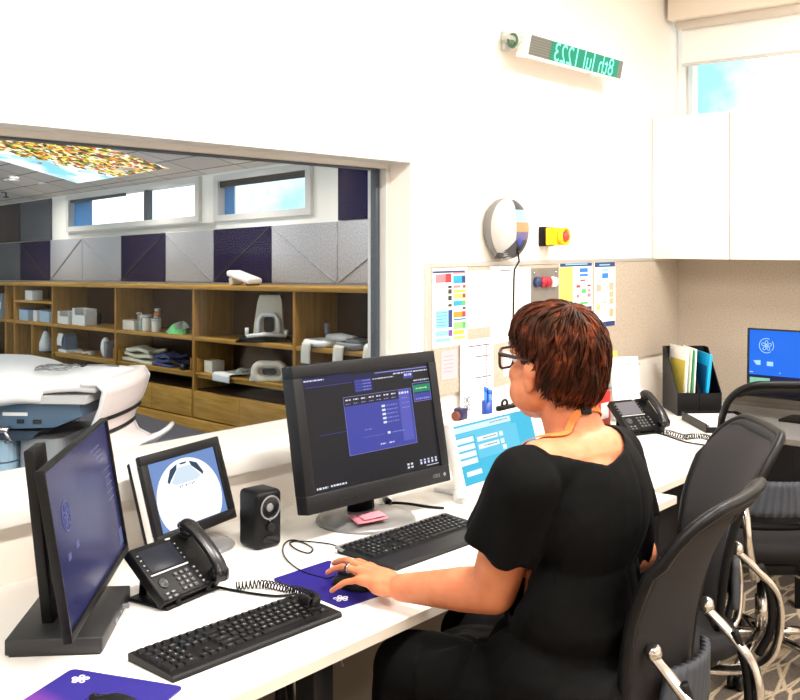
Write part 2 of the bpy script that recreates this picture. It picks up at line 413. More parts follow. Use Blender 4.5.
# observation window
w1 = MB().build('window_1', FRAMEW); struct(w1)
gy = 2.42
b = MB()
b.span((OX0, gy-.03, OZ1-.030), (OX1, gy+.06, OZ1)); b.span((OX0, gy-.03, OZ0), (OX1, gy+.06, OZ0+.031))
b.span((OX1-.024, gy-.03, OZ0+.031), (OX1, gy+.06, OZ1-.03)); b.span((OX0, gy-.03, OZ0+.031), (OX0+.035, gy+.06, OZ1-.03))
b.span((OX0, WY-.005, OZ1-.012), (OX1, gy-.031, OZ1-.001))
struct(b.build('window_frame', FRAMEW, w1))
b = MB(); b.span((OX1-.044, gy-.0, OZ0+.032), (OX1-.0245, gy+.03, OZ1-.031), bev=.003); b.span((OX0+.036, gy-.01, OZ1-.036), (OX1-.0445, gy+.03, OZ1-.0305))
struct(b.build('window_gasket', FRAMED, w1))
b = MB(); b.span((OX0+.036, gy+.018, OZ0+.032), (OX1-.0445, gy+.026, OZ1-.037))
GLASS = bpy.data.materials.new('window_glass'); GLASS.use_nodes = True
_n = GLASS.node_tree; _n.nodes.remove(_n.nodes['Principled BSDF']); _t = _n.nodes.new('ShaderNodeBsdfTransparent'); _g = _n.nodes.new('ShaderNodeBsdfGlossy'); _g.inputs['Roughness'].default_value = .0
_m = _n.nodes.new('ShaderNodeMixShader'); _m.inputs[0].default_value = .012; _n.links.new(_t.outputs[0], _m.inputs[1]); _n.links.new(_g.outputs[0], _m.inputs[2]); _n.links.new(_m.outputs[0], _n.nodes['Material Output'].inputs['Surface'])
struct(b.build('glass', GLASS, w1))
b = MB(); b.span((OX0-.05, WY-.032, OZ0-.057), (OX1+.03, gy-.031, OZ0-.001), bev=.004); struct(b.build('window_sill', mat('sill_paint', rgb(244, 240, 234), .4), w1))
# right window
w2 = MB().build('window_2', FRAMEW); struct(w2)
b = MB(); x0 = WX+.10
b.span((x0, wy0, wz0), (x0+.05, wy1, wz0+.04)); b.span((x0, wy0, wz1-.04), (x0+.05, wy1, wz1)); b.span((x0, wy1-.012, wz0+.04), (x0+.05, wy1, wz1-.04)); b.span((x0, wy0, wz0+.04), (x0+.05, wy0+.04, wz1-.04))
b.span((x0, .1, wz0+.04), (x0+.05, .14, wz1-.04)); struct(b.build('window_frame', FRAMEW, w2))
b = MB(); b.span((x0+.02, wy0+.04, wz0+.04), (x0+.026, .1, wz1-.04)); b.span((x0+.02, .14, wz0+.04), (x0+.026, wy1-.012, wz1-.04)); struct(b.build('glass', GLASS, w2))
# roller blind with its pelmet
bl = thing('roller_blind', 'white roller blind half lowered under a cream pelmet at the high right-hand window', 'blind', (WX, 0, 2.71))
b = MB(); b.span((-.17, wy0+.05, 0), (-.002, 2.27, .235), bev=.003); b.build('pelmet', mat('pelmet_cream', rgb(236, 224, 208), .5), bl)
b = MB(); b.cyl((-.09, wy0+.1, -.015), (-.09, 2.25, -.015), .028, 18); b.build('roller', mat('roller_fabric', rgb(226, 216, 204), .7), bl)
BLF = mat('blind_fabric', rgb(244, 241, 236), .8)
b = MB(); b.span((-.064, wy0+.1, -.215), (-.061, 2.235, -.015)); b.build('blind_fabric', BLF, bl)
b = MB(); b.span((-.070, wy0+.1, -.232), (-.055, 2.235, -.215), bev=.003); b.build('bottom_bar', FRAMEW, bl)
# overhead cabinets on the right wall
CX0 = 4.757; cz0, cz1 = 1.470, 2.19
edges = [2.292, 1.886, 1.48, 1.07, .66]
for i in range(4):
    ya, yb = edges[i+1], edges[i]
    lab = ['white overhead cabinet in the room corner beside the wall posters', 'white overhead cabinet above the blue login monitor, second from the corner', 'white overhead cabinet third from the corner', 'white overhead cabinet fourth from the corner'][i]
    c = thing('overhead_cabinet', lab, 'cabinet', (CX0, (ya+yb)/2, cz0), 0, 'white overhead cabinets')
    w = yb-ya
    k = MB(); k.span((.021, -w/2+.001, 0), (WX-CX0-.001, w/2-.001, cz1-cz0)); k.build('body', CABW, c)
    k = MB(); k.span((0, -w/2+.0028, .0), (.0195, w/2-.0028, cz1-cz0), bev=.0015); k.build('door', CABW, c)
# pin-boards
b = MB(); b.span((2.905, WY-.014, .98), (WX-.013, WY-.0004, 1.458)); pb = b.build('pinboard', FELTB); tag(pb, 'beige fabric pinboard under the alarms on the window wall', 'pinboard')
b = MB(); b.span((2.885, WY-.017, .965), (2.904, WY-.0004, 1.476)); b.span((2.905, WY-.017, 1.459), (WX-.02, WY-.0004, 1.476)); b.build('trim', ALU, pb)
b = MB(); b.span((WX-.012, -1.3, .74), (WX-.0004, WY-.001, 1.466)); tag(b.build('pinboard', FELTB), 'beige fabric pinboard under the overhead cabinets, behind the blue login monitor', 'pinboard')

# ceiling lamps of the control room (seen only by their light)
def ceil_light(x, y, sx, sy, pw, lab):
    t = thing('ceiling_light', lab, 'light', (x, y, CZ-.03), 0, 'recessed ceiling lights of the control room')
    b = MB(); b.span((-sx/2, -sy/2, 0), (sx/2, sy/2, .028)); b.build('frame', WPLAST, t)
    b = MB(); b.span((-sx/2+.02, -sy/2+.02, -.004), (sx/2-.02, sy/2-.02, -.001)); b.build('diffuser', emis('lamp_diffuser', (1, .97, .92, 1), 3.), t)
    l = bpy.data.lights.new('lamp', 'AREA'); l.shape = 'RECTANGLE'; l.size = sx-.04; l.size_y = sy-.04; l.energy = pw; l.color = (1, .955, .9)
    o = bpy.data.objects.new('lamp', l); COL.objects.link(o); o.parent = t; o.location = (0, 0, -.012)
for i, (x, y, p) in enumerate([(3.55, .75, 72), (1.6, .75, 76), (-.3, .75, 60), (3.2, -1.3, 76), (1.0, -1.3, 76)]):
    ceil_light(x, y, 1.2, .3, p, ['recessed ceiling light near the right window', 'recessed ceiling light above the seated woman', 'recessed ceiling light at the left end of the desk', 'recessed ceiling light behind the chairs', 'recessed ceiling light behind the photographer'][i])

# ================================================================== THE SCANNER ROOM behind the glass
ES = .0241
EU = Vector((-.1553, -.988, 0)).normalized(); EN = Vector((EU.y*-1, EU.x, 0)); EN = Vector((.988, -.1553, 0)).normalized()
P0 = onD(242, 441, 7.83); P0.z = 0
RZF = math.atan2(EU.y, EU.x)
def FP(s, z, t): return P0 + EU*s + EN*t + Vector((0, 0, z+ES*s))
def far(px, py, t):
    r = ray(px, py); C = Vector((0, 0, EYE)); k = ((P0+EN*t-C).dot(EN))/r.dot(EN); Q = C+r*k
    s = (Q-P0).dot(EU); return s, Q.z-ES*s
def far_root(o): o.location = P0; o.rotation_euler = (0, 0, RZF); return o
TW = .43                                                # wall plane behind the bookcase
def farstruct(name, m, boxes, bev=0, parent=None):
    b = MB()
    for a, c in boxes: b.span(a, c, bev=bev)
    o = b.build(name, m, parent, shear=ES if parent is None or True else None)
    if parent is None: far_root(o)
    return struct(o)
# local far axes: x = s, y = t, z
HC = 2.215
W3 = (-4.334, -1.36, 1.778, 2.19); W4 = (-1.10, .36, 1.765, 2.175)
farstruct('wall_front', mat('far_wall_paint', rgb(240, 236, 226), .7), [((-8, TW, -.2), (W3[0], TW+.2, HC)), ((W3[0], TW, -.2), (W4[1], TW+.2, W4[2])), ((W3[0], TW, 1.7), (W3[1], TW+.2, W3[2])),
   ((W3[0], TW, W3[3]), (W3[1], TW+.2, HC)), ((W3[1], TW, 1.7), (W4[0], TW+.2, HC)), ((W4[0], TW, W4[3]), (W4[1], TW+.2, HC)), ((W4[1], TW, -.2), (3.45, TW+.2, HC))])
for n_, (s0, s1, z0, z1) in ((3, W3), (4, W4)):
    w = far_root(struct(MB().build('window_%d' % n_, FRAMEW)))
    f = .055; ya, yb = TW-.035, TW+.1
    bx = [((s0, ya, z0), (s1, yb, z0+f)), ((s0, ya, z1-f), (s1, yb, z1)), ((s0, ya, z0+f), (s0+.07, yb, z1-f)), ((s1-.07, ya, z0+f), (s1, yb, z1-f))]
    farstruct('window_frame', FRAMEW, bx, 0, w)
    if n_ == 3:
        m1 = far(144, 210, TW)[0]
        farstruct('mullion', FRAMED, [((m1-.045, TW+.02, z0+f), (m1+.045, TW+.07, z1-f))], 0, w)
        mb = far(88, 210, TW)[0]
        farstruct('side_pane', mat('blue_tinted_pane', rgb(52, 128, 190), .1, alpha=.82), [((s0+.07, TW+.04, z0+f), (mb, TW+.05, z1-f))], 0, w)
        farstruct('glass', GLASS, [((mb, TW+.04, z0+f), (m1-.045, TW+.045, z1-f)), ((m1+.045, TW+.04, z0+f), (s1-.07, TW+.045, z1-f))], 0, w)
        farstruct('blind_cassette', FRAMED, [((s0+.071, TW-.01, z1-f-.03), (mb+.9, TW+.015, z1-f))], 0, w)
    else:
        farstruct('blind_cassette', DGREY, [((s0+.071, TW-.01, z1-f-.055), (s1-.071, TW+.015, z1-f))], 0, w)
        farstruct('side_pane', MATS['blue_tinted_pane'], [((s0+.07, TW+.04, z0+f), (s0+.22, TW+.05, z1-f))], 0, w)
        farstruct('glass', GLASS, [((s0+.22, TW+.04, z0+f), (s1-.07, TW+.045, z1-f))], 0, w)
b = MB(); b.span((-4, 2.4855, -.06), (9.5, 15, 0)); struct(b.build('floor_scanner_room', FARFLOOR))
# raked, tiled ceiling
GR = -.247
def ceil_face(name, m, s0, s1, t0, t1, dz=0., th=.03, thing_=False, parent=None):
    bm = bmesh.new(); uvl = bm.loops.layers.uv.new('st')
    def P(s, t): return FP(s, HC-.005+GR*(t-.4)+dz, t)
    lo = [(s0, t0), (s1, t0), (s1, t1), (s0, t1)]
    vs = [bm.verts.new(P(*p)) for p in lo]; vt = [bm.verts.new(P(*p)+Vector((0, 0, th))) for p in lo]
    fs = [bm.faces.new(vs), bm.faces.new(vt[::-1])]+[bm.faces.new([vs[i], vs[i-1], vt[i-1], vt[i]]) for i in range(4)]
    for f in fs:
        for lp in f.loops:
            i = (vs.index(lp.vert) if lp.vert in vs else vt.index(lp.vert)); lp[uvl].uv = (lo[i][0]+10.05, lo[i][1]+10.05) if m.name.startswith('ceiling') else lo[i]
    me = bpy.data.meshes.new(name); bm.to_mesh(me); bm.free(); me.materials.append(m)
    o = bpy.data.objects.new(name, me); COL.objects.link(o)
    if parent:
        o.parent = parent
    return o
# ceiling in four strips around the luminous panel
ps0, ps1, pt0, pt1 = -3.50, -1.50, -2.35, .185
TILE = tile_mat()
bmc = [ceil_face('ceiling_scanner_room', TILE, -8, ps0, -5.2, TW+.15), ceil_face('ceiling_scanner_room', TILE, ps1, 3.45, -5.2, TW+.15), ceil_face('ceiling_scanner_room', TILE, ps0, ps1, pt1, TW+.15), ceil_face('ceiling_scanner_room', TILE, ps0, ps1, -5.2, pt0)]
for o in bmc: struct(o)
sp = thing('luminous_ceiling_panel', 'backlit ceiling panel printed with autumn leaves against blue sky', 'ceiling light')
SKYART = skyart_mat()
tw_ = (ps1-ps0)/3; th_ = (pt1-pt0)/9
for i in range(3):
    for j in range(9):
        ceil_face('lit_tile', SKYART, ps0+i*tw_+.008, ps0+(i+1)*tw_-.008, pt0+j*th_+.006, pt0+(j+1)*th_-.006, .002, .01, parent=sp)
ceil_face('backing_frame', mat('panel_frame_blue', rgb(70, 170, 225), .5), ps0, ps1, pt0, pt1, .0135, .015, parent=sp)
# downlights and a sprinkler in the tiles
for i, (px, py) in enumerate([(15, 177), (45, 184)]):
    r_ = ray(px, py); k_ = None
    C = Vector((0, 0, EYE)); kk = (HC-.005-EYE+ES*((C-P0).dot(EU))+GR*((C-P0).dot(EN)-.4))/(r_.z-ES*r_.dot(EU)-GR*r_.dot(EN)); Q = C+r_*kk
    t = thing('downlight', ['bright round downlight in the tiled ceiling left of the leaf panel', 'small unlit round downlight in the tiled ceiling nearer the window wall'][i], 'downlight', Q+Vector((0, 0, -.004)))
    b = MB(); b.lathe([(.001, .004), (.07, .0), (.075, .006), (.06, .03)], None, 20); b.build('ring', WPLAST, t)
    b = MB(); b.lathe([(.001, -.004), (.045, -.003), (.05, .0005)], None, 20); b.build('lamp', emis('downlight_glow', (1, .95, .88, 1), 4.) if i == 0 else LGREY, t)
Q = None
r_ = ray(6, 193); C = Vector((0, 0, EYE)); kk = (HC-.005-EYE+ES*((C-P0).dot(EU))+GR*((C-P0).dot(EN)-.4))/(r_.z-ES*r_.dot(EU)-GR*r_.dot(EN)); Q = C+r_*kk
b = MB(); b.lathe([(.001, -.06), (.035, -.055), (.04, -.045), (.012, -.04), (.012, 0), (.06, .002), (.06, .012)], None, 16); tag(b.build('sprinkler', mat('sprinkler_grey', rgb(90, 92, 92), .4), None, Q), 'small grey ceiling sprinkler at the left edge of the scanner room', 'sprinkler')
# other walls of the scanner room
farstruct('wall_scanner_left', MATS['far_wall_paint'], [((-8.2, -5.5, -.3), (-8.0, TW+.2, 3.9))])

# acoustic felt panels
def felt(s0, s1, z0, z1, m, lab, diag=0):
    cx_ = (s0+s1)/2; w = s1-s0; h = z1-z0
    o = thing('acoustic_panel', lab, 'wall panel', FP(cx_, z0, .40), RZF, 'felt acoustic panels')
    b = MB(); b.span((-w/2+.006, 0, .004), (w/2-.006, .028, h-.004), bev=.004)
    b.build('felt', m, o, shear=ES)
    if diag:
        x0, x1 = (-w/2+.02, w/2-.02) if diag > 0 else (w/2-.02, -w/2+.02)
        for dz in (0,):
            b = MB(); b.tube([(x0, -.004, .016), (x1, -.004, h-.016)], .0085, 6, 0, smooth=False); b.build('seam', GREYF if m is not NAVYF else mat('felt_navy_dark', rgb(26, 26, 48), .95), o, shear=ES)
R0, R1, R2 = 1.222, 1.70, HC-.022
sv = [-6.66, -5.735, -4.794, -3.90, -2.95, -2.00, -1.11, -.19, .70, 1.62, 2.54]
cols = [DGREYF, NAVYF, GREYF, GREYF, NAVYF, GREYF, NAVYF, GREYF, GREYF, GREYF]
dg = [0, -1, 1, -1, 1, -1, 1, -1, 1, -1]
labs = ['mid grey felt wall panel at the far left above the bookcase', 'navy felt wall panel with a faint diagonal seam, left of the first pale panel', 'pale grey felt panel under the left end of the long window', 'pale grey felt panel under the middle of the long window',
        'navy felt panel with diagonal seam under the long window', 'pale grey felt panel between the two navy panels', 'navy felt panel behind the white gadget on the bookcase', 'grey felt panel under the right end of the small window',
        'grey felt panel below the tall navy panel at the window jamb', 'grey felt panel hidden by the window jamb']
for i in range(9): felt(sv[i], sv[i+1], R0, R1, cols[i], labs[i], dg[i])
felt(-6.66, -5.735, R1, R2, mat('felt_near_black', rgb(24, 24, 34), .95), 'near-black felt panel in the upper left corner of the scanner room')
felt(-5.735, -4.794, R1, R2, DGREYF, 'mid grey felt panel left of the long window under the ceiling')
felt(.70, 1.62, R1, R2, NAVYF, 'dark navy felt panel right of the small window under the ceiling')

# bookcase
bk = far_root(thing('bookcase', 'long low oak bookcase with open bays and drawer fronts along the scanner room wall', 'bookcase'))
SD = [-6.6, -5.129, -4.844, -3.746, -2.237, -.762, .703, 2.10]
BD = .385; TOPZ = 1.212
def bpart(name, m, a, c, bev=.002):
    b = MB(); b.span(a, c, bev=bev); return b.build(name, m, bk, shear=ES)
bpart('top_board', OAK, (-6.62, -.012, TOPZ-.034), (2.12, BD+.01, TOPZ))
for s in SD: bpart('upright', OAKV, (s-.017, 0, .0), (s+.017, BD, TOPZ-.0345))
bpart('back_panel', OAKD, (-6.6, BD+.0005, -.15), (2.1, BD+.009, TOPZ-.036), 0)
for i, (a, c) in enumerate(zip(SD, SD[1:])):
    a += .0175; c -= .0175
    zz = .765
    bpart('shelf', OAK, (a, .004, zz-.016), (c, BD, zz+.016))
    if i in (1, 2):
        if i == 2:
            bpart('shelf', OAK, (a, .006, 1.0-.013), (c, BD, 1.0+.013)); bpart('divider', OAKV, ((a+c)/2-.05, .006, .1), ((a+c)/2-.02, BD, zz-.0165))
        continue
    if i == 0: continue
    bpart('shelf', OAK, (a, .03, .452-.016), (c, BD, .452+.014))
    # pull-out tray with low side lips, dark slot below it
    bpart('tray', OAK, (a+.01, .006, .468), (c-.01, BD-.02, .484))
    for x in (a+.03, c-.05): bpart('tray_side', OAKV, (x, .01, .485), (x+.02, BD-.03, .60))
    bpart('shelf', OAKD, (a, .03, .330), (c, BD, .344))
    hf = (c-a)/2
    for k in range(2):
        bpart('drawer', OAK, (a+k*hf+.003, -.004, .108), (a+(k+1)*hf-.003, .30, .329))
bpart('plinth', OAK, (-6.6, .02, -.18), (2.1, .06, .0), 0)
bpart('plinth', OAK, (-6.6, -.03, -.18), (2.1, .019, .098), .002)
# ---------------------------------------------------------------- things on the bookcase
def shelfthing(name, lab, cat, px, z, t, group=None, yaw=0.):
    s = far(px, 320, t)[0]
    return thing(name, lab, cat, FP(s, z, t), RZF+yaw, group)
def pxw(px0, px1, t): return abs(far(px1, 320, t)[0]-far(px0, 320, t)[0])
S1, TRY, TOP, MID = .782, .4845, 1.2125, 1.0135
CREAM = mat('cream_plastic', rgb(226, 216, 196), .45)
OFFW = mat('off_white_foam', rgb(222, 214, 200), .7)
BLUEG = mat('blue_grey_plastic', rgb(96, 116, 138), .4)
LBOX = mat('pale_blue_carton', rgb(170, 196, 216), .7)
# top : white scanner gadget
g = shelfthing('handheld_scanner', 'white hand-held gadget lying on top of the bookcase before the navy panel', 'device', 243, TOP, .14)
b = MB(); b.box((.02, 0, .075), (.40, .16, .055), 0, Matrix.Rotation(R(10), 3, 'Y'), .02); b.build('body', WPLAST, g)
b = MB(); b.box((-.13, 0, .036), (.06, .12, .075), 0, Matrix.Rotation(R(-18), 3, 'Y'), .012); b.build('handle', CREAM, g)
b = MB(); b.box((.17, 0, .022), (.05, .13, .045), 0, None, .008); b.build('foot', DGREY, g)
# far left bays
g = shelfthing('binder', 'pale blue-grey binder leaning in the narrow bay at the left', 'binder', 9, S1, .12)
b = MB(); b.box((0, .02, .150), (.05, .24, .295), 0, Matrix.Rotation(R(8), 3, 'Y'), .004); b.build('cover', mat('binder_grey', rgb(120, 138, 152), .6), g)
b = MB(); b.box((0, -.104, .16), (.03, .002, .08), 0, Matrix.Rotation(R(8), 3, 'Y')); b.build('spine_label', PAPER, g)
def carton(lab, px0, px1, z, h, t, m=WPLAST, group=None, lid=None, dy=.12):
    c = shelfthing('box', lab, 'box', (px0+px1)/2, z, t, group); w = pxw(px0, px1, t)*.80
    b = MB(); b.box((0, dy/2, h/2), (w, dy, h), 0, None, .004); b.build('carton', m, c)
    if lid:
        b = MB(); b.box((0, dy/2, h+.006), (w*.9, dy*.9, .012), 0, None, .003); b.build('contents', lid, c)
    return c
carton('small white box on the upper shelf of the left bay', 24, 33, MID, .11, .05)
BLUCON = mat('blue_contents', rgb(60, 92, 140), .7)
for i, (a, c_) in enumerate([(15, 29), (32.5, 37), (38, 50)]):
    carton(['pale blue carton with blue packets, leftmost in the low left bay', 'narrow white carton between two pale blue cartons', 'pale blue carton with blue packets beside the upright'][i], a, c_, S1, .12, .05, LBOX if i != 1 else WPLAST, 'pale cartons in the left bay', BLUCON if i != 1 else None)
g = shelfthing('bottle', 'white tapered bottle standing low in the left bay', 'bottle', 46, .46, .12)
b = MB(); b.lathe([(.10, 0), (.10, .12), (.05, .26), (.03, .30)], None, 20); b.build('body', WPLAST, g)
b = MB(); b.tube([(.03, 0, .30), (.03, 0, .34), (-.02, 0, .38)], .014, 8); b.build('nozzle', DGREY, g)
b = MB(); b.span((-.2, -.06, -.02), (.2, .14, -.001)); b.build('stand', OAKD, g)
# bay with two white glove boxes
def glovebox(px0, px1, h, lab):
    c = shelfthing('dispenser_box', lab, 'box', (px0+px1)/2, S1, .05, 'white open boxes'); w = pxw(px0, px1, .05)*.80; d = .13; th = .012
    b = MB(); b.span((-w/2, 0, 0), (w/2, d, th)); b.span((-w/2, 0, th), (w/2, th, h*.62)); b.span((-w/2, d-th, th), (w/2, d, h)); b.span((-w/2, th, th), (-w/2+th, d-th, h)); b.span((w/2-th, th, th), (w/2, d-th, h))
    b.span((-w/2, 0, h*.62), (-w/2+w*.2, th, h)); b.build('carton', WPLAST, c)
    b = MB(); b.box((0, d/2, h*.35), (w-.04, d-.04, h*.5), 0, None, .02); b.build('contents', CREAM, c)
glovebox(56, 69.5, .13, 'low white open box at the left of the glove boxes'); glovebox(70.5, 86, .17, 'taller white open box right of the low one')
g = shelfthing('bottle', 'slim grey spray bottle behind the white open boxes', 'bottle', 66, S1, .30)
b = MB(); b.lathe([(.03, 0), (.03, .2), (.014, .23), (.014, .27)], None, 16); b.build('body', LGREY, g); b = MB(); b.lathe([(.018, .2705), (.018, .30), (.004, .31)], None, 12); b.build('cap', MGREY, g)
g = shelfthing('phone_charger', 'tiny device with a bright dot in the dark bay', 'device', 99, S1, .3)
b = MB(); b.box((0, 0, .06), (.06, .05, .12), 0, None, .01); b.build('body', BLACK, g); b = MB(); b.ell((0, -.027, .10), (.012, .004, .012)); b.build('light', WPLAST, g)
# lower : paper-roll device
g = shelfthing('label_printer', 'blue-grey device with a white paper roll on a pale base', 'printer', 68, TRY, .12)
b = MB(); b.span((-.17, -.11, 0), (.2, .13, .035), bev=.008); b.build('base', WPLAST, g)
b = MB()
pr = [(-.12, .036), (.12, .036), (.12, .15), (.10, .20), (.05, .235), (-.04, .235), (-.10, .20), (-.12, .12)]
b.prism(pr, -.09, .09, 0, basis(Vector((0, 0, 0)), Vector((1, 0, 0)), Vector((0, 0, 1)), Vector((0, -1, 0)))); b.build('body', BLUEG, g)
b = MB(); b.slab(lambda u, v: (Vector((-.10+.17*u, -.096-.03*math.sin(v*PI*.6), .245-.16*v)), Vector((0, -1, .2)).normalized()), 4, 8, .006); b.build('paper', WPLAST, g)
g = shelfthing('tube_coil', 'pale loose tubing lying right of the paper-roll device', 'tubing', 84, TRY, .10)
b = MB(); b.tube([(-.2, -.02, .014), (-.1, .03, .02), (.0, -.02, .016), (.1, .02, .03), (.2, .0, .024)], .013, 8); b.build('hose', OFFW, g)
b = MB(); b.box((.22, 0, .03), (.07, .06, .05), 0, None, .012); b.build('connector', LGREY, g)
g = shelfthing('headrest_shell', 'white oval shell standing on edge near the upright', 'shell', 105.5, TRY, .08)
b = MB(); b.ell((0, 0, .125), (.055, .06, .125)); b.build('shell', WPLAST, g); b = MB(); b.span((.06, -.05, 0), (.12, .10, .21), bev=.01); b.build('holder', MGREY, g)
# bay with bottles
carton('cream carton in front of the bottles, left of the pump bottle', 121, 135, S1, .09, .04, CREAM)
carton('beige carton behind the pump bottle under the cup', 128, 141, S1, .135, .22, mat('kraft_box', rgb(198, 180, 152), .7))
g = shelfthing('cup', 'beige paper cup standing on the beige carton', 'cup', 136, S1+.1355, .28)
b = MB(); b.lathe([(.04, 0), (.055, .1), (.05, .1), (.036, .006), (.001, .006)], None, 20, cap=False); b.lathe([(.001, 0), (.04, 0)], None, 20, cap=False); b.build('cup', CREAM, g)
b = MB(); b.tube([(.054*math.cos(k*PI/10), .054*math.sin(k*PI/10), .1) for k in range(20)], .004, 6, closed=True); b.build('rim', WPLAST, g)
g = shelfthing('pump_bottle', 'white pump bottle with teal liquid between carton and jars', 'bottle', 141.5, S1, .06)
b = MB(); b.lathe([(.035, 0), (.035, .11), (.015, .14), (.015, .16)], None, 18); b.build('body', mat('teal_liquid', rgb(140, 170, 165), .3), g)
b = MB(); b.lathe([(.018, .1605), (.018, .18), (.006, .185), (.006, .22)], None, 12); b.tube([(0, 0, .22), (-.03, -.03, .222), (-.045, -.045, .212)], .007, 6); b.build('pump', WPLAST, g)
for i, (px, r_, h, m_) in enumerate([(147.5, .058, .17, CREAM), (156.5, .055, .14, OFFW)]):
    g = shelfthing('jar', ['cream jar with ribbed lid right of the pump bottle', 'short cream jar under the brown bottle'][i], 'jar', px, S1, .09, 'cream jars')
    b = MB(); b.lathe([(r_*.92, 0), (r_, .012), (r_, h*.8), (r_*.94, h*.84)], None, 20); b.build('body', m_, g); b = MB(); b.lathe([(r_*1.03, h*.841), (r_*1.03, h), (r_*.95, h*1.03)], None, 20); b.build('lid', LGREY, g)
g = shelfthing('bottle', 'amber bottle with a label behind the short jar', 'bottle', 157.5, S1, .24)
b = MB(); b.lathe([(.05, 0), (.055, .02), (.055, .24), (.04, .28)], None, 20); b.build('body', mat('amber_bottle', rgb(182, 116, 60), .3), g)
b = MB(); b.lathe([(.056, .13), (.056, .21)], None, 20, cap=False); b.build('label', CREAM, g); b = MB(); b.lathe([(.041, .2805), (.041, .315), (.036, .32)], None, 16); b.build('cap', OFFW, g)
g = shelfthing('plastic_bag', 'bright green plastic bag with clear grey top on the shelf', 'bag', 178, S1, .10)
def bagf(u, v):
    a = u*2*PI; r_ = math.sin(v*PI/2); k = 1+.12*math.sin(5*a+3*v)+.08*math.sin(11*a)
    return Vector((.17*r_*k*math.cos(a), .10*r_*k*math.sin(a), .004+.12*(1-r_**2.2)*(1+.18*math.sin(3*a+1))))
b = MB(); b.grid(bagf, 30, 10); b.lathe([(.001, .002), (.14, .002)], Matrix.Diagonal((1, .6, 1, 1)), 20, cap=False); b.build('bag', mat('green_bag', rgb(110, 200, 120), .35), g)
b = MB(); b.grid(lambda u, v: bagf(u, v*.55)*1.0+Vector((.05, .02, .02)), 30, 6); b.build('clear_top', mat('grey_film', rgb(140, 150, 140), .3), g)
# lower bay: cloths etc
def cloth(name, lab, cat, px0, px1, h, m, t=.03, z=TRY, d=.2):
    g = shelfthing(name, lab, cat, (px0+px1)/2, z, t); w = pxw(px0, px1, t)
    for k in range(3):
        b = MB(); hh = h/3
        b.slab(lambda u, v: (Vector(((u-.5)*w*(1-.1*k)+.02*math.sin(7*v+k), v*d, hh*(k+.55)+.010*math.sin(6*u+4*v+2*k)*(1 if k else .2)+.012*k)), Vector((0, 0, 1))), 14, 8, hh*.8)
        b.build('fold', m, g)
cloth('folded_towel', 'folded cream towel on the low tray behind the scanner table', 'towel', 122, 150, .11, mat('cream_towel', rgb(220, 210, 184), .95, bump=(200, .5)))
cloth('folded_cover', 'folded dark blue cover right of the cream towel', 'cover', 152, 170, .08, mat('blue_cloth', rgb(64, 72, 116), .9))
g = shelfthing('tool_clamp', 'long black clamp lying at the tray edge', 'clamp', 179, TRY, .04)
b = MB(); b.tube([(-.16, 0, .06), (-.05, 0, .05), (.08, -.01, .035)], .014, 8); b.build('bar', BLACK, g); b = MB(); b.box((.11, -.01, .03), (.07, .06, .06), 0, None, .012); b.build('jaw', BLACKG, g)
b = MB(); b.tube([(-.16, 0, .06), (-.19, .03, .0)], .012, 8); b.build('grip', DGREY, g)
# head coil on dark tray
g = shelfthing('head_holder', 'tall white moulded head holder with an opening, on a dark tray', 'head holder', 269, S1, .12, None, R(50))
b = MB(); b.span((-.30, -.12, .0), (.24, .2, .012)); b.span((-.27, -.09, .0121), (.21, .18, .04), bev=.004); b.build('tray', BLACK, g)
b = MB(); yz = basis(Vector((0, .0, 0)), Vector((1, 0, 0)), Vector((0, 0, 1)), Vector((0, -1, 0)))
b.prism([(-.15, .041), (.15, .041), (.13, .16), (.12, .37), (.10, .42), (-.09, .42), (-.11, .36), (-.14, .16)], -.12, -.0, 0, yz); b.build('shell', CREAM, g)
b = MB(); fr = [(-.10, .05), (-.09, .20), (-.06, .245), (.06, .245), (.09, .20), (.10, .05)]
b.tube([(x, -.025, z) for x, z in fr], .022, 8); b.build('front_frame', WPLAST, g)
b = MB(); b.prism(rrect(.10, .14, .03, 4, 0, .155), .001, .010, 0, yz); b.build('opening', BLACKG, g)
b = MB(); b.tube([(-.20, -.07, .06), (-.2, -.07, .13)], .018, 8); b.tube([(.17, -.07, .06), (.17, -.07, .11)], .018, 8); b.tube([(-.2, -.08, .055), (0, -.1, .075), (.17, -.08, .055)], .018, 8); b.build('base_ring', WPLAST, g)
carton('small cream cube box on the low tray left of the white sheet', 203, 213, TRY, .10, .05, CREAM, None, None, .12)
g = shelfthing('paper_sheet', 'white sheet hanging over the tray edge below the head holder', 'sheet', 222, TRY, -.003)
def shf(u, v):
    if v < .6: return Vector(((u-.5)*.26+.12*(.6-v), .24*(1-v/.6)-.006, .02+.035*(1-v/.6)*math.sin(u*3)*.6+.004)), Vector((0, 0, 1))
    return Vector(((u-.5)*.26, -.012, .02-.16*(v-.6))), Vector((0, -1, 0))
b = MB(); b.slab(shf, 8, 12, .003); b.build('sheet', mat('sheet_white', rgb(226, 224, 222), .5), g)
g = shelfthing('knee_coil', 'cream ring-shaped coil with a dark hole on the low tray', 'coil', 270, TRY, .09, None, R(42))
b = MB(); pts = rrect(.36, .17, .08, 6, 0, .10); b.tube([(x, -.02, z) for x, z in pts], .045, 10, closed=True); b.prism(rrect(.30, .12, .05, 5, 0, .10), -.06, -.03, 0, yz); b.build('ring', CREAM, g)
b = MB(); b.prism(rrect(.17, .075, .035, 5, .01, .11), .052, .066, 0, yz); b.build('hole', BLACKG, g)
b = MB(); b.prism([(-.24, 0), (-.14, 0), (-.17, .09), (-.21, .11)], -.05, .04, 0, yz); b.build('foot', OFFW, g)
g = shelfthing('strap', 'grey-green strap lying behind the ring-shaped coil', 'strap', 250, TRY, .14)
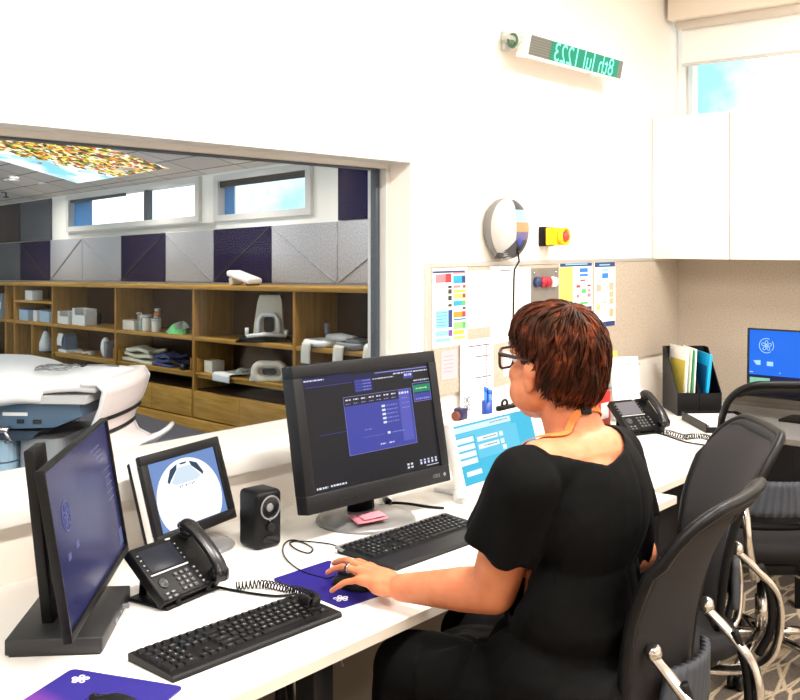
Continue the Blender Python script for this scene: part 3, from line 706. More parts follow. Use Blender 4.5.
b = MB(); b.tube([(-.13, -.05, .03), (-.02, 0, .08), (.12, .05, .15), (.28, .08, .20)], .03, 8, flat=.25, up=(0, 0, 1)); b.build('webbing', mat('strap_grey', rgb(126, 130, 118), .8), g); b = MB(); b.box((-.15, -.05, .035), (.16, .1, .07), 0, Matrix.Rotation(R(-25), 3, 'Y'), .02); b.build('pad', mat('strap_pad', rgb(170, 176, 156), .8), g)
# coils with hanging straps on the upper shelf of the right-hand bay
for i, (p0, p1, pd) in enumerate([(306, 315, 350), (338, 348, 352), (368, 377, 353)]):
    pc = (p0+p1)/2
    g = shelfthing('coil_pad', ['flat white coil with a hanging strap, leftmost in the right-hand bay', 'flat white coil with a hanging strap in the middle of the right-hand bay', 'flat white coil with a hanging strap next to the window jamb'][i], 'coil', pc+10, S1, .10, 'coils with hanging straps')
    w = pxw(p0, p1, 0)
    b = MB(); pts = rrect(.24, .18, .06, 5); b.tube([(x+.03, y, .03) for x, y in pts], .025, 8, closed=True); b.build('loop', WPLAST if i != 1 else MGREY, g)
    if i == 0:
        b = MB(); b.tube([(-.02, .09, .05), (.12, .1, .065), (.30, .08, .055)], .035, 10); b.build('pad', WPLAST, g)
        b = MB(); b.tube([(-.05, .1, .07), (-.08, .12, .15)], .022, 8); b.build('clip', MGREY, g)
    else:
        b = MB(); b.box((.04, .02, .06), (.16, .12, .03), 0, None, .01); b.build('pad', MGREY, g)
    hd = .19 if i != 0 else .15
    def st(u, v):
        if v < .2: return Vector(((u-.5)*w, -.02-.1*v/.2, .034)), Vector((0, 0, 1))
        k = (v-.2)/.8
        return Vector(((u-.5)*w-.02*k, -.122-.004*math.sin(4*k), .034-hd*k)), Vector((0, -1, 0))
    b = MB(); b.slab(st, 3, 14, .006); b.build('strap', OFFW, g)

for nm, sc in dict(handheld_scanner=(.85, .85, .9), label_printer=(.74, .74, .8), headrest_shell=(.8, .8, .8), pump_bottle=(.75, .75, .75), plastic_bag=(.85, .85, .68), head_holder=(.82, .82, .85), knee_coil=(.66, .66, .68), strap=(.7, .7, .7), tube_coil=(.8, .8, .8), cup=(.85, .85, .85)).items():
    bpy.data.objects[nm].scale = sc
bpy.data.objects['bottle'].scale = (.72, .72, .72); bpy.data.objects['bottle.001'].scale = (.75, .75, .75); bpy.data.objects['bottle.002'].scale = (.62, .62, .62)
for nm in ('jar', 'jar.001'): bpy.data.objects[nm].scale = (.82, .82, .85)

# ---------------------------------------------------------------- scanner patient table
AX = Vector((-.574, .819, 0)); hp = Vector((2.178, 3.172, 0))
tz = math.atan2(AX.y, AX.x)-PI/2
ct = thing('scanner_table', 'white patient table of the scanner with blue-grey sides and a curved head end', 'scanner table', hp, tz)
TWHITE = mat('table_white', rgb(236, 234, 234), .35); TBLUE = mat('table_blue_grey', rgb(74, 98, 122), .4); TPALE = mat('table_pale_blue', rgb(158, 190, 212), .45); TPINK = mat('table_shell', rgb(240, 226, 222), .4)
# local: y along the table away from its head end, x to the right
def topf(u, v):
    x = (u-.5)*2; y = v*2.6; hw = .235+.03*min(1, v*8)
    return Vector((x*hw, y, 1.035+.045*(1-x*x)*min(1, .35+v*4)+.035*max(0, min(1, (v-.10)*30))*(1-x**4)+.015*math.exp(-((v-.03)/.04)**2))), Vector((0, 0, 1))
b = MB(); b.slab(topf, 16, 40, .03); b.build('table_top', TWHITE, ct)
b = MB(); b.prism([(-.27, .02), (.25, .02), (.25, 2.6), (-.27, 2.6)], .995, 1.021, 0); b.build('under_tray', LGREY, ct)
b = MB(); yzx = basis(Vector((0, 0, 0)), Vector((0, 1, 0)), Vector((0, 0, 1)), Vector((1, 0, 0)))
b.prism([(.05, .994), (2.6, .994), (2.6, .895), (.5, .895), (.14, .91), (.04, .95)], -.25, .22, 0, yzx); b.build('side_body', TBLUE, ct)
b = MB(); b.prism([(.20, .894), (2.5, .894), (2.5, .86), (.24, .86)], -.235, .2, 0, yzx); b.build('base_collar', mat('table_dark', rgb(48, 62, 80), .5), ct)
b = MB()
for k in range(9): b.prism(rrect(.42, 1.9, .05, 4, -.02, 1.26), (.859-.085*(k+1)+.006), .859-.085*k, 0)
b.build('bellows', TPALE, ct)
b = MB(); b.prism(rrect(.45, 1.95, .05, 4, -.02, 1.26), .0, .012, 0); b.build('foot', MGREY, ct)
b = MB(); b.prism(rrect(.36, .16, .04, 4, -.02, .22), .0125, .859, 0); b.build('lift_column', mat('column_grey', rgb(150, 152, 156), .5), ct)
# curved arm rest on the near side
b = MB(); b.tube([(-.26, .18, 1.015), (-.275, .26, 1.022), (-.285, .34, 1.015), (-.295, .42, .985), (-.30, .50, .955), (-.30, 1.2, .945)], [.02, .028, .032, .034, .034, .034], 10); b.build('arm_rest', TWHITE, ct)
b = MB(); b.tube([(-.255, .30, .905), (-.28, .30, .905), (-.28, .36, .908), (-.28, 1.2, .912)], .011, 8); b.tube([(-.28, .305, .905), (-.282, .29, .88), (-.275, .28, .865), (-.27, .305, .86)], .006, 6); b.build('rail', CHROME, ct)
# small controls on the side
b = MB(); b.box((-.2515, .20, .93), (.004, .03, .014), 0); b.box((-.2515, .26, .93), (.004, .025, .014), 0); b.build('button', BLACKG, ct)
b = MB(); b.box((-.2513, .28, .955), (.002, .09, .012), 0); b.build('side_mark', WPLAST, ct)
# hanging head cradle: a curved shell draped from the end of the top
prof = [(.03, 1.058), (-.03, 1.060), (-.05, 1.035), (-.035, .975), (.0, .90), (.005, .865), (-.02, .825), (-.075, .80), (-.125, .815), (-.16, .85)]
def crad(u, v):
    f = v*(len(prof)-1); i = min(int(f), len(prof)-2); f -= i; a = prof[i]; c = prof[i+1]
    y = a[0]*(1-f)+c[0]*f; z = a[1]*(1-f)+c[1]*f
    d = Vector((0, c[0]-a[0], c[1]-a[1])).normalized(); n = Vector((0, -d.z, d.y))
    wv = .238*(1-.22*min(1, max(0, (v-.1)*1.6)))
    return Vector(((u-.5)*2*wv-.0, y+.02*(2*u-1)**2, z)), n
b = MB(); b.slab(crad, 10, 36, .014); hc = b.build('head_cradle', TPINK, ct)
b = MB()
for vv in (.40, .56): b.tube([crad(u/8, vv)[0]+crad(u/8, vv)[1]*-.009 for u in range(9)], .008, 6)
b.build('rubber_strip', BLACK, hc)
b = MB(); b.tube([crad(0.0, v/18)[0] for v in range(19)], .009, 8); b.tube([crad(1.0, v/18)[0] for v in range(19)], .009, 8); b.tube([crad(u/8, 1)[0] for u in range(9)], .010, 8); b.build('rim', TWHITE, hc)
# coiled lead lying on the table top
cb = thing('cable_bundle', 'thin grey lead lying in loose loops on the white scanner table', 'cable', hp+AX*.19+Vector((-.03, -.03, 1.092)), tz)
rr = random.Random(3); pts = []
for k in range(60):
    a = k*.55; pts.append((.075*math.cos(a)+rr.uniform(-.03, .03)-.02, .05*math.sin(a)*1.2+.001*k+rr.uniform(-.02, .02), .003+.008*rr.random()+ (0 if abs(.10*math.cos(a))<.06 else -.004)))
b = MB(); b.tube(pts, .0016, 5); b.build('lead', MGREY, cb); b = MB(); b.ell((.02, -.05, .006), (.010, .012, .007)); b.build('electrode', BLACK, cb)
b = MB(); b.tube([(.04, -.06, .004), (.10, -.10, -.002), (.15, -.14, -.012)], .003, 6); b.build('plug_lead', MGREY, cb)
# ================================================================== DESK
DZ = .72
dk = thing('desk', 'long white desk under the observation window with keyboards and screens', 'desk', (1.0, 1.407, 0))
b = MB(); b.span((-1.9, 0, DZ-.025), (2.1, WY-1.407-.001, DZ), bev=.0015); top = b.build('worktop', LAMIN, dk)
b = MB(); b.span((-1.9, -.0012, DZ-.0245), (2.1, -.0001, DZ-.001)); b.build('front_edge', EDGE, dk)
UNDER = mat('under_desk_panel', rgb(112, 102, 90), .6)
b = MB(); b.span((-1.9, .62, .10), (2.1, .64, DZ-.026)); b.build('modesty_panel', UNDER, dk)
for x in (-.6, .55, 2.0):
    b = MB(); b.span((x-.03, .1, .03), (x+.03, .16, DZ-.026), bev=.004); b.span((x-.03, .02, 0), (x+.03, .6, .029), bev=.006); b.build('leg', DGREY, dk)
d2 = thing('corner_desk', 'white corner desk holding the second phone and the blue login monitor', 'desk', (3.11, 1.506, 0))
x0 = 3.11
b = MB(); P = [(3.1005-x0, 0), (4.30-x0, 0), (4.30-x0, -2.9), (WX-.0135-x0, -2.9), (WX-.0135-x0, WY-.018-1.506), (3.1005-x0, WY-.018-1.506)]
b.prism(P, DZ-.025, DZ, 0); b.build('worktop', LAMIN, d2)
b = MB(); b.span((3.102-x0, -.0012, DZ-.0245), (4.299-x0, -.0001, DZ-.001)); b.span((4.2988-x0, -2.9, DZ-.0245), (4.2999-x0, -.002, DZ-.001)); b.build('front_edge', EDGE, d2)
b = MB(); b.span((3.15-x0, .56, .1), (WX-.02-x0, .58, DZ-.026)); b.span((4.86-x0, -2.88, .1), (4.88-x0, .559, DZ-.026)); b.build('modesty_panel', mat('under_desk_dark', rgb(64, 62, 64), .7), d2)
for x, y in ((3.3, .1), (4.36, -.1), (4.36, -1.6)):
    b = MB(); b.span((x-x0-.03, y-.03, 0), (x-x0+.03, y+.03, DZ-.026), bev=.004); b.build('leg', DGREY, d2)
# loose leads under the desk
uc = thing('cable_loom', 'black cable loom hanging under the desk in front of the pale panel', 'cable', (1.70, 1.80, 0))
b = MB(); b.tube([(.0, 0, .69), (-.005, .0, .5), (.01, .01, .34), (.04, .02, .22)], .014, 8); b.tube([(.02, .01, .69), (.02, .0, .55), (.05, .02, .4), (.14, .02, .30), (.24, .05, .2)], .009, 8); b.build('loom', BLACK, uc)
b = MB(); b.tube([(-.06, -.1, .69), (-.04, -.08, .55), (.0, -.06, .42), (-.01, -.03, .25)], .0035, 6); b.tube([(.10, -.06, .69), (.14, -.04, .56), (.2, -.02, .45)], .003, 6); b.build('white_lead', LGREY, uc)

# ================================================================== SCREENS
DARKS = emis('screen_dark', rgb(40, 39, 45), .9); BLUES = emis('screen_blue', rgb(70, 76, 168), 1.); BLUES2 = emis('screen_bright_blue', rgb(92, 96, 190), 1.); NAVYS = emis('screen_navy', rgb(40, 42, 84), .9)
WHITES = emis('screen_white', rgb(232, 234, 250), 1.); GREENS = emis('screen_green', rgb(20, 150, 92), 1.); LILACS = emis('screen_lilac', rgb(150, 150, 230), 1.); GREYS = emis('screen_grey', rgb(52, 50, 60), .8)
BEZ = mat('monitor_bezel', rgb(27, 27, 29), .45, spec=.2)
class UI:
    """flat marks on a screen, placed by fractions from its left and top"""
    def __init__(s, T, w, h): s.T = T; s.w = w; s.h = h; s.mb = MB(); s.k = 0
    def r(s, u0, v0, u1, v1, m, lift=.0002):
        s.k += 1; z = lift+s.k*.000012
        s.mb.rect((u0-.5)*s.w, (1-v1)*s.h, (u1-.5)*s.w, (1-v0)*s.h, z, m, s.T)
    def dash(s, u0, v, u1, m, th=.008, seed=0):
        g = random.Random(seed); u = u0
        while u < u1:
            l = g.uniform(.006, .022); s.r(u, v-th/2, min(u+l, u1), v+th/2, m); u += l+g.uniform(.003, .008)
    def frame(s, u0, v0, u1, v1, m, t=.004):
        s.r(u0, v0, u1, v0+t, m); s.r(u0, v1-t, u1, v1, m); s.r(u0, v0, u0+t*.8, v1, m); s.r(u1-t*.8, v0, u1, v1, m)
def bezel(T, w, h, bl, br, bt, bb, depth, m_name, parent, mt, name='bezel', bev=.004):
    """frame of a screen as four bars plus back shell"""
    b = MB(T); z0, z1 = -depth, .004
    b.span((-w/2, 0, z0), (w/2, bb, z1), bev=bev); b.span((-w/2, h-bt, z0), (w/2, h, z1), bev=bev)
    b.span((-w/2, bb-.002, z0), (-w/2+bl, h-bt+.002, z1), bev=bev*.6); b.span((w/2-br, bb-.002, z0), (w/2, h-bt+.002, z1), bev=bev*.6)
    b.span((-w/2+bl-.002, bb-.002, z0+.002), (w/2-br+.002, h-bt+.002, -.004))
    return b.build(name, mt, parent)

# ---- main monitor
mm = thing('monitor', 'large dark monitor with dark blue scan windows in front of the seated woman', 'monitor', (2.228, 1.922, DZ), R(-5.1))
w, h = .583, .410; T = pmat((0, 0, .083), R(10.3))
bezel(T, w, h, .034, .034, .038, .052, .045, 'b', mm, BEZ)
sw, sh = w-.068, h-.09; ST = T @ Matrix.Translation((0, .052, -.0035))
b = MB(ST); b.rect(-sw/2, 0, sw/2, sh); scr = b.build('screen', DARKS, mm)
u = UI(ST, sw, sh)
mats_ui = [BLUES, NAVYS, WHITES, GREENS, LILACS, GREYS, BLUES2]
B_, N_, W_, G_, L_, Y_, BB_ = range(7)
u.r(.0, .0, .37, .075, N_); u.dash(.0, .03, .16, W_, .012, 1); u.r(.02, .085, .37, .09, B_); u.r(.37, .03, .99, .06, N_); u.r(.55, .028, .99, .036, L_); u.dash(.7, .06, .99, W_, .012, 2)
u.r(.38, .02, .53, .19, N_); 
for k in range(4): u.r(.385, .075+.028*k, .515, .097+.028*k, B_); u.dash(.45, .086+.028*k, .51, L_, .008, k+3)
u.dash(.53, .085, .70, W_, .010, 8); u.r(.78, .06, .86, .12, B_); u.dash(.79, .085, .85, W_, .02, 9)
u.r(.285, .215, .83, .74, B_); u.frame(.285, .215, .83, .74, L_, .003); u.r(.287, .218, .72, .30, Y_)
for k in range(7): u.dash(.30+.06*k, .245, .34+.06*k, W_, .012, 20+k); u.dash(.30+.06*k, .28, .335+.06*k, L_, .008, 40+k)
u.r(.72, .225, .81, .70, BB_); u.dash(.725, .25, .805, W_, .02, 12)
for k in range(3): u.dash(.74, .30+.045*k, .80, L_, .006, 50+k)
for k in range(5): u.r(.572, .335+.038*k, .60, .355+.038*k, W_); u.dash(.61, .345+.038*k, .70, L_, .008, 60+k)
u.dash(.42, .535, .48, L_, .008, 71); u.r(.40, .60, .57, .602, L_); u.r(.595, .585, .618, .607, W_); u.dash(.63, .598, .74, L_, .008, 72)
u.r(.52, .675, .575, .70, BB_); u.dash(.53, .688, .57, W_, .01, 73); u.r(.59, .675, .645, .70, BB_); u.dash(.60, .688, .64, W_, .01, 74)
u.r(.845, .175, .995, .355, N_); u.r(.85, .195, .99, .265, G_); u.dash(.87, .23, .97, W_, .01, 75); u.r(.85, .275, .99, .345, B_); u.dash(.86, .33, .98, L_, .014, 76); u.frame(.845, .175, .995, .355, L_, .004); u.dash(.86, .15, .99, W_, .012, 77)
u.r(.08, .515, .285, .519, B_); u.r(.83, .515, .99, .518, Y_)
for a_, c_ in ((.72, .915), (.75, .915), (.72, .945), (.75, .945)): u.r(a_, c_, a_+.018, c_+.018, W_)
for k in range(5): u.r(.83+.032*k, .905, .845+.032*k, .95, W_); u.r(.828+.032*k, .918, .848+.032*k, .928, BB_)
u.r(.88, .968, .985, .974, W_); u.dash(.02, .965, .10, W_, .018, 80); u.dash(.12, .963, .24, W_, .016, 81)
u.mb.build('screen_image', mats_ui, scr)
b = MB(T); b.text('EIZO', Matrix.Translation((w/2-.064, .024, .0046)), .014, 0); 
b.face([(w/2-.034, .024, .0046), (w/2-.027, .017, .0046), (w/2-.020, .024, .0046), (w/2-.027, .031, .0046)]); b.build('maker_mark', MGREY, mm)
b = MB(T)
for k in range(6): b.box((-.17+.022*k, .022, .0045), (.010, .004, .002))
b.build('button', DGREY, mm)
b = MB(); b.tube([(0, .10, .028), (0, .10, .10), (0, .085, .20)], [.05, .045, .05], 14, flat=.6, up=(0, 1, 0)); b.build('stand_neck', BLACK, mm)
b = MB(T); b.span((-.09, .10, -.085), (.09, .30, -.0455), bev=.02); b.build('rear_housing', BLACK, mm)
b = MB(); b.lathe([(.150, 0), (.150, .006), (.142, .014), (.08, .026), (.06, .030), (.001, .030)], Matrix.Translation((-.002, .075, 0)), 40); b.build('stand_base', mat('stand_silver', rgb(132, 131, 130), .3, .3), mm)
nt_ = thing('sticky_note', 'pink sticky notes lying on the round base of the large dark monitor', 'note', onZ(368, 520, .745)+Vector((0, 0, 0)), R(-25))
b = MB(); b.slab(lambda u, v: (Vector(((u-.5)*.095, (v-.5)*.078, .004+.006*u*u+.004*v)), Vector((0, 0, 1))), 6, 6, .003); b.build('pad', mat('pink_note', rgb(200, 122, 136), .8), nt_)
b = MB(); b.slab(lambda u, v: (Vector(((u-.5)*.07+.01, (v-.5)*.06, .010+.006*u)), Vector((0, 0, 1))), 6, 6, .0015); b.build('top_sheet', mat('pink_note_top', rgb(212, 138, 150), .8), nt_)

# ---- left monitor, turned away, on a box base
lm = thing('monitor', 'thin black monitor on a box-like base at the left edge, screen deep blue', 'monitor', (1.261, 1.913, DZ), R(44.8))
w, h = .585, .336; T = pmat((0, -.008, .066), R(9.1))
bezel(T, w, h, .008, .008, .008, .016, .014, 'b', lm, BLACK, bev=.002)
sw, sh = w-.016, h-.024; ST = T @ Matrix.Translation((0, .016, -.0035))
LOGIN = bpy.data.materials.new('login_wallpaper'); LOGIN.use_nodes = True
def grad_screen(m, c1, c2, sc=(2, 2, 2), s=1.):
    nt = m.node_tree; N = nt.nodes; L = nt.links; p = N['Principled BSDF']; tc = N.new('ShaderNodeTexCoord'); n = N.new('ShaderNodeTexNoise'); n.inputs['Scale'].default_value = 3; n.inputs['Detail'].default_value = 1
    r = N.new('ShaderNodeValToRGB'); r.color_ramp.elements[0].position = .35; r.color_ramp.elements[0].color = c1; r.color_ramp.elements[1].position = .65; r.color_ramp.elements[1].color = c2
    L.new(tc.outputs['Object'], n.inputs['Vector']); L.new(n.outputs['Fac'], r.inputs['Fac']); L.new(r.outputs['Color'], p.inputs['Emission Color']); p.inputs['Emission Strength'].default_value = s
    p.inputs['Base Color'].default_value = (.004, .004, .004, 1); p.inputs['Roughness'].default_value = .25; p.inputs['Specular IOR Level'].default_value = .2
grad_screen(LOGIN, rgb(38, 40, 98), rgb(70, 70, 118), s=.85)
b = MB(ST); b.rect(-sw/2, 0, sw/2, sh); scr = b.build('screen', LOGIN, lm)
LOGM = emis('login_marks', rgb(104, 108, 160), .85)
def scr_logo(T_, cx, cy, r, m, par):
    b = MB(T_); logo(b, Matrix.Translation((cx, cy, 0)), r*.72, 0); b.build('logo_mark', m, par)
    for k0, k1 in ((5, 25), (-3, 4)):
        b = MB(T_); b.tube([(cx+r*math.cos(k*PI/14), cy+r*math.sin(k*PI/14), .0005) for k in range(k0, k1)], r*.05, 5); b.build('logo_ring', m, par)
def mark(name, T_, x0, y0, x1, y1, m, par):
    b = MB(T_); b.rect(x0, y0, x1, y1, .0004); b.build(name, m, par)
scr_logo(ST, -.17, .20, .030, LOGM, scr)
for cx_, cy_ in ((-.19, .115), (-.12, .12)): mark('screen_icon', ST, cx_-.012, cy_, cx_+.012, cy_+.014, LOGM, scr)
for k in range(4): mark('text_line', ST, .10+.02*k, .27-.012*k, .19+.008*k, .274-.012*k, LOGM, scr)
for k in range(5): mark('text_line', ST, .20, .205-.018*k, .26, .208-.018*k, LOGM, scr)
mark('screen_icon', ST, .245, .012, .28, .05, LOGM, scr)
b = MB(); b.box((-.055, .1035, .213), (.09, .024, .37), 0, Matrix.Rotation(R(-6), 3, 'X'), .004); b.span((-.09, .03, .20), (-.03, .075, .27), bev=.004); b.build('stand_column', BLACK, lm)
b = MB(); b.span((-.184, -.045, .004), (.124, .147, .036), bev=.003); b.span((-.18, -.04, .0), (.12, .14, .0038)); b.build('stand_base', mat('base_black', rgb(30, 30, 31), .45), lm)
b = MB(); b.box((-.05, -.0465, .018), (.02, .003, .008)); b.box((-.0, -.0465, .018), (.012, .003, .006)); b.box((.03, -.052, .021), (.008, .014, .008)); b.build('port', MGREY, lm)
cz = thing('power_lead', 'black lead running from the box-like monitor base off the left edge', 'cable', (1.035, 1.94, DZ))
b = MB(); b.tube([(.0, .0, .016), (-.08, .05, .009), (-.2, .12, .0062), (-.34, .17, .0062)], .006, 8); b.build('lead', BLACK, cz)

# ---- scan image monitor
sm_ = thing('monitor', 'square medical display showing a white round scan, black bezel and white case', 'monitor', (1.724, 2.144, DZ), R(11.7))
w, h = .325, .235; T = pmat((0, 0, .051), R(17.1))
bezel(T, w, h, .026, .026, .026, .028, .012, 'b', sm_, BEZ)
b = MB(T); b.span((-w/2-.001, .004, -.036), (w/2, h-.004, -.0125), bev=.006); b.build('case', WPLAST, sm_)
b = MB(T); b.span((-w/2+.004, .01, -.052), (w/2-.004, h-.01, -.0365), bev=.006); b.build('back_cover', BEZ, sm_)
sw, sh = w-.052, h-.054; ST = T @ Matrix.Translation((0, .028, -.0035))
b = MB(ST); b.rect(-sw/2, 0, sw/2, sh); scr = b.build('screen', emis('scan_background', rgb(120, 150, 208), 1.), sm_)
b = MB(ST)
b.face([(sw*.475*math.cos(t*PI/24), max(sh*.004, sh*.36+sh*.60*math.sin(t*PI/24)), .0003) for t in range(48)], 0)
for sx_ in (-1, 1):
    b.face([(sx_*sw*x, sh*y, .0006) for x, y in ((.09, .90), (.20, .84), (.27, .68), (.25, .64), (.21, .70), (.11, .82))], 1)
b.face([(sw*x, sh*y, .0006) for x, y in ((-.05, .90), (.05, .90), (.04, .875), (-.04, .875))], 1)
b.face([(sw*x, sh*y, .0005) for x, y in ((-.22, .64), (-.09, .84), (.09, .84), (.22, .64), (.15, .60), (-.15, .60))], 2)
for k in range(9): b.rect(sw*(-.12+.03*k), sh*(.55+.01*(k % 3)), sw*(-.105+.03*k), sh*(.57+.01*(k % 2)), .0008, 1)
b.build('scan_image', [emis('scan_white', rgb(252, 253, 255), 1.15), emis('scan_dark', rgb(60, 84, 110), .8), emis('scan_pale', rgb(220, 236, 250), 1.)], scr)
b = MB(); b.tube([(0, .07, .01), (0, .075, .06), (0, .05, .13)], .022, 12); b.build('stand_neck', LGREY, sm_)
b = MB(); b.lathe([(.10, 0), (.10, .005), (.09, .011), (.03, .014), (.001, .014)], Matrix.Translation((.03, .03, 0)), 36); b.build('stand_base', mat('stand_grey', rgb(150, 150, 152), .25, .4), sm_)

# ---- white-framed cyan screen behind the main monitor
bm_ = thing('monitor', 'white-framed computer showing a cyan form, partly behind the woman', 'monitor', (2.80, 1.87, DZ), R(1))
w, h = .50, .235; T = pmat((0, 0, .026), R(15))
bezel(T, w, h, .016, .013, .014, .03, .03, 'b', bm_, WPLAST)
sw, sh = w-.029, h-.044; ST = T @ Matrix.Translation((.0015, .03, -.0035))
CY = emis('screen_cyan', rgb(70, 196, 232), 1.05); CY2 = emis('screen_pale_cyan', rgb(150, 222, 244), 1.05)
b = MB(ST); b.rect(-sw/2, 0, sw/2, sh); scr = b.build('screen', CY, bm_)
u = UI(ST, sw, sh)
u.r(.0, .03, .72, .13, 0); u.dash(.45, .07, .68, 3, .015, 5); u.r(.0, .14, .72, .20, 1)
for k in range(4): u.r(.0, .22+.12*k, .22, .31+.12*k, 2)
u.r(.24, .18, .78, .62, 1); 
for k in range(2): u.r(.26, .26+.13*k, .52, .34+.13*k, 2); u.dash(.33, .30+.13*k, .50, 3, .02, 7+k); u.r(.54, .26+.13*k, .585, .34+.13*k, 2)
u.r(.55, .50, .60, .58, 2); u.r(.06, .78, .24, .86, 2)
u.mb.build('screen_image', [emis('screen_pale', rgb(214, 240, 250), 1.1), emis('screen_cyan_form', rgb(104, 208, 240), 1.05), emis('screen_field', rgb(240, 250, 255), 1.1), emis('screen_olive', rgb(130, 150, 110), .8)], scr)
b = MB(); b.span((-.16, .09, 0), (.16, .19, .014), bev=.004); b.tube([(0, .13, .013), (0, .12, .09), (0, .05, .14)], .03, 10); b.build('stand', WPLAST, bm_)
b = MB(); b.prism([(-.245, -.10), (-.205, -.10), (-.205, .06), (-.225, .06)], 0, .05, 0); b.build('front_foot', WPLAST, bm_)

# ---- right monitor with the blue log-in screen
rm = thing('monitor', 'thin black monitor with a bright blue login screen on the corner desk', 'monitor', (4.72, 1.44, DZ), R(-91.7))
w, h = .56, .325; T = pmat((.0, 0, .10), R(2))
dx = w/2-.245
rm.location = (4.72, 1.545-dx, DZ)
bezel(T, w, h, .008, .008, .008, .012, .02, 'b', rm, BLACKG, bev=.002)
sw, sh = w-.016, h-.02; ST = T @ Matrix.Translation((0, .012, -.0035))
b = MB(ST); b.rect(-sw/2, 0, sw/2, sh); scr = b.build('screen', emis('login_blue', rgb(28, 116, 246), 1.), rm)
LOGW = emis('login_white', rgb(176, 226, 252), 1.05)
scr_logo(ST, -sw/2+.082, sh-.072, .034, LOGW, scr)
b = MB(ST); b.face([(-sw/2+x, sh-y, .0004) for x, y in ((.02, .145), (.055, .142), (.055, .165), (.035, .165))]); b.build('screen_icon', LOGW, scr)
mark('screen_icon', ST, -sw/2+.085, sh-.167, -sw/2+.115, sh-.146, LOGW, scr); mark('text_line', ST, -sw/2+.004, sh-.202, -sw/2+.02, sh-.198, LOGW, scr); mark('text_line', ST, -sw/2+.145, sh-.200, -sw/2+.15, sh-.194, LOGW, scr)
b = MB(ST); b.rect(-sw/2+.004, sh-.285, -sw/2+.10, sh-.225, .0004); b.build('mint_box', emis('login_mint', rgb(150, 226, 190), .9), scr)
b = MB(ST); b.rect(-sw/2, 0, sw/2, sh-.212, .0002); b.build('taskbar', emis('login_navy', rgb(24, 34, 84), .8), scr)
b = MB(); b.tube([(0, .06, .012), (0, .06, .25)], .022, 10); b.span((-.05, .02, .17), (.05, .05, .25), bev=.004); b.build('stand_neck', BLACK, rm)
b = MB(); b.span((-.12, -.03, 0), (.12, .15, .012), bev=.004); b.build('stand_base', BLACK, rm)

# ---- little speaker
sp_ = thing('speaker', 'small black desktop speaker between the scan display and the large monitor', 'speaker', (1.862, 2.055, DZ), R(-6))
b = MB(); b.box((0, 0, .079), (.086, .088, .156), 0, None, .014, 3); b.build('cabinet', BLACK, sp_)
fy = basis(Vector((0, -.0445, 0)), Vector((1, 0, 0)), Vector((0, 0, 1)), Vector((0, -1, 0)))
b = MB(fy); b.lathe([(.033, 0), (.033, .002), (.029, .003), (.026, .0), (.010, -.006), (.001, -.004)], Matrix.Translation((0, .112, .0)), 28); b.build('cone', BLACKG, sp_)
b = MB(fy); b.lathe([(.012, .004), (.008, .005), (.001, .0055)], Matrix.Translation((0, .112, -.004)), 18); b.tube([Vector((0, .112, .003))+Vector((.031*math.cos(k*PI/12), .031*math.sin(k*PI/12), 0)) for k in range(24)], .0025, 6, closed=True); b.build('ring', MGREY, sp_)
b = MB(fy); b.lathe([(.012, 0), (.012, .008), (.010, .010), (.001, .010)], Matrix.Translation((0, .060, 0)), 20); b.build('volume_knob', DGREY, sp_)
b = MB(fy); b.ell((0, .077, .001), (.0025, .0025, .0015), nu=10, nv=6); b.build('indicator', WPLAST, sp_)
b = MB(fy); b.prism(rrect(.056, .020, .009, 4, .004, .026), .0005, .002, 0); b.build('port', BLACKG, sp_)
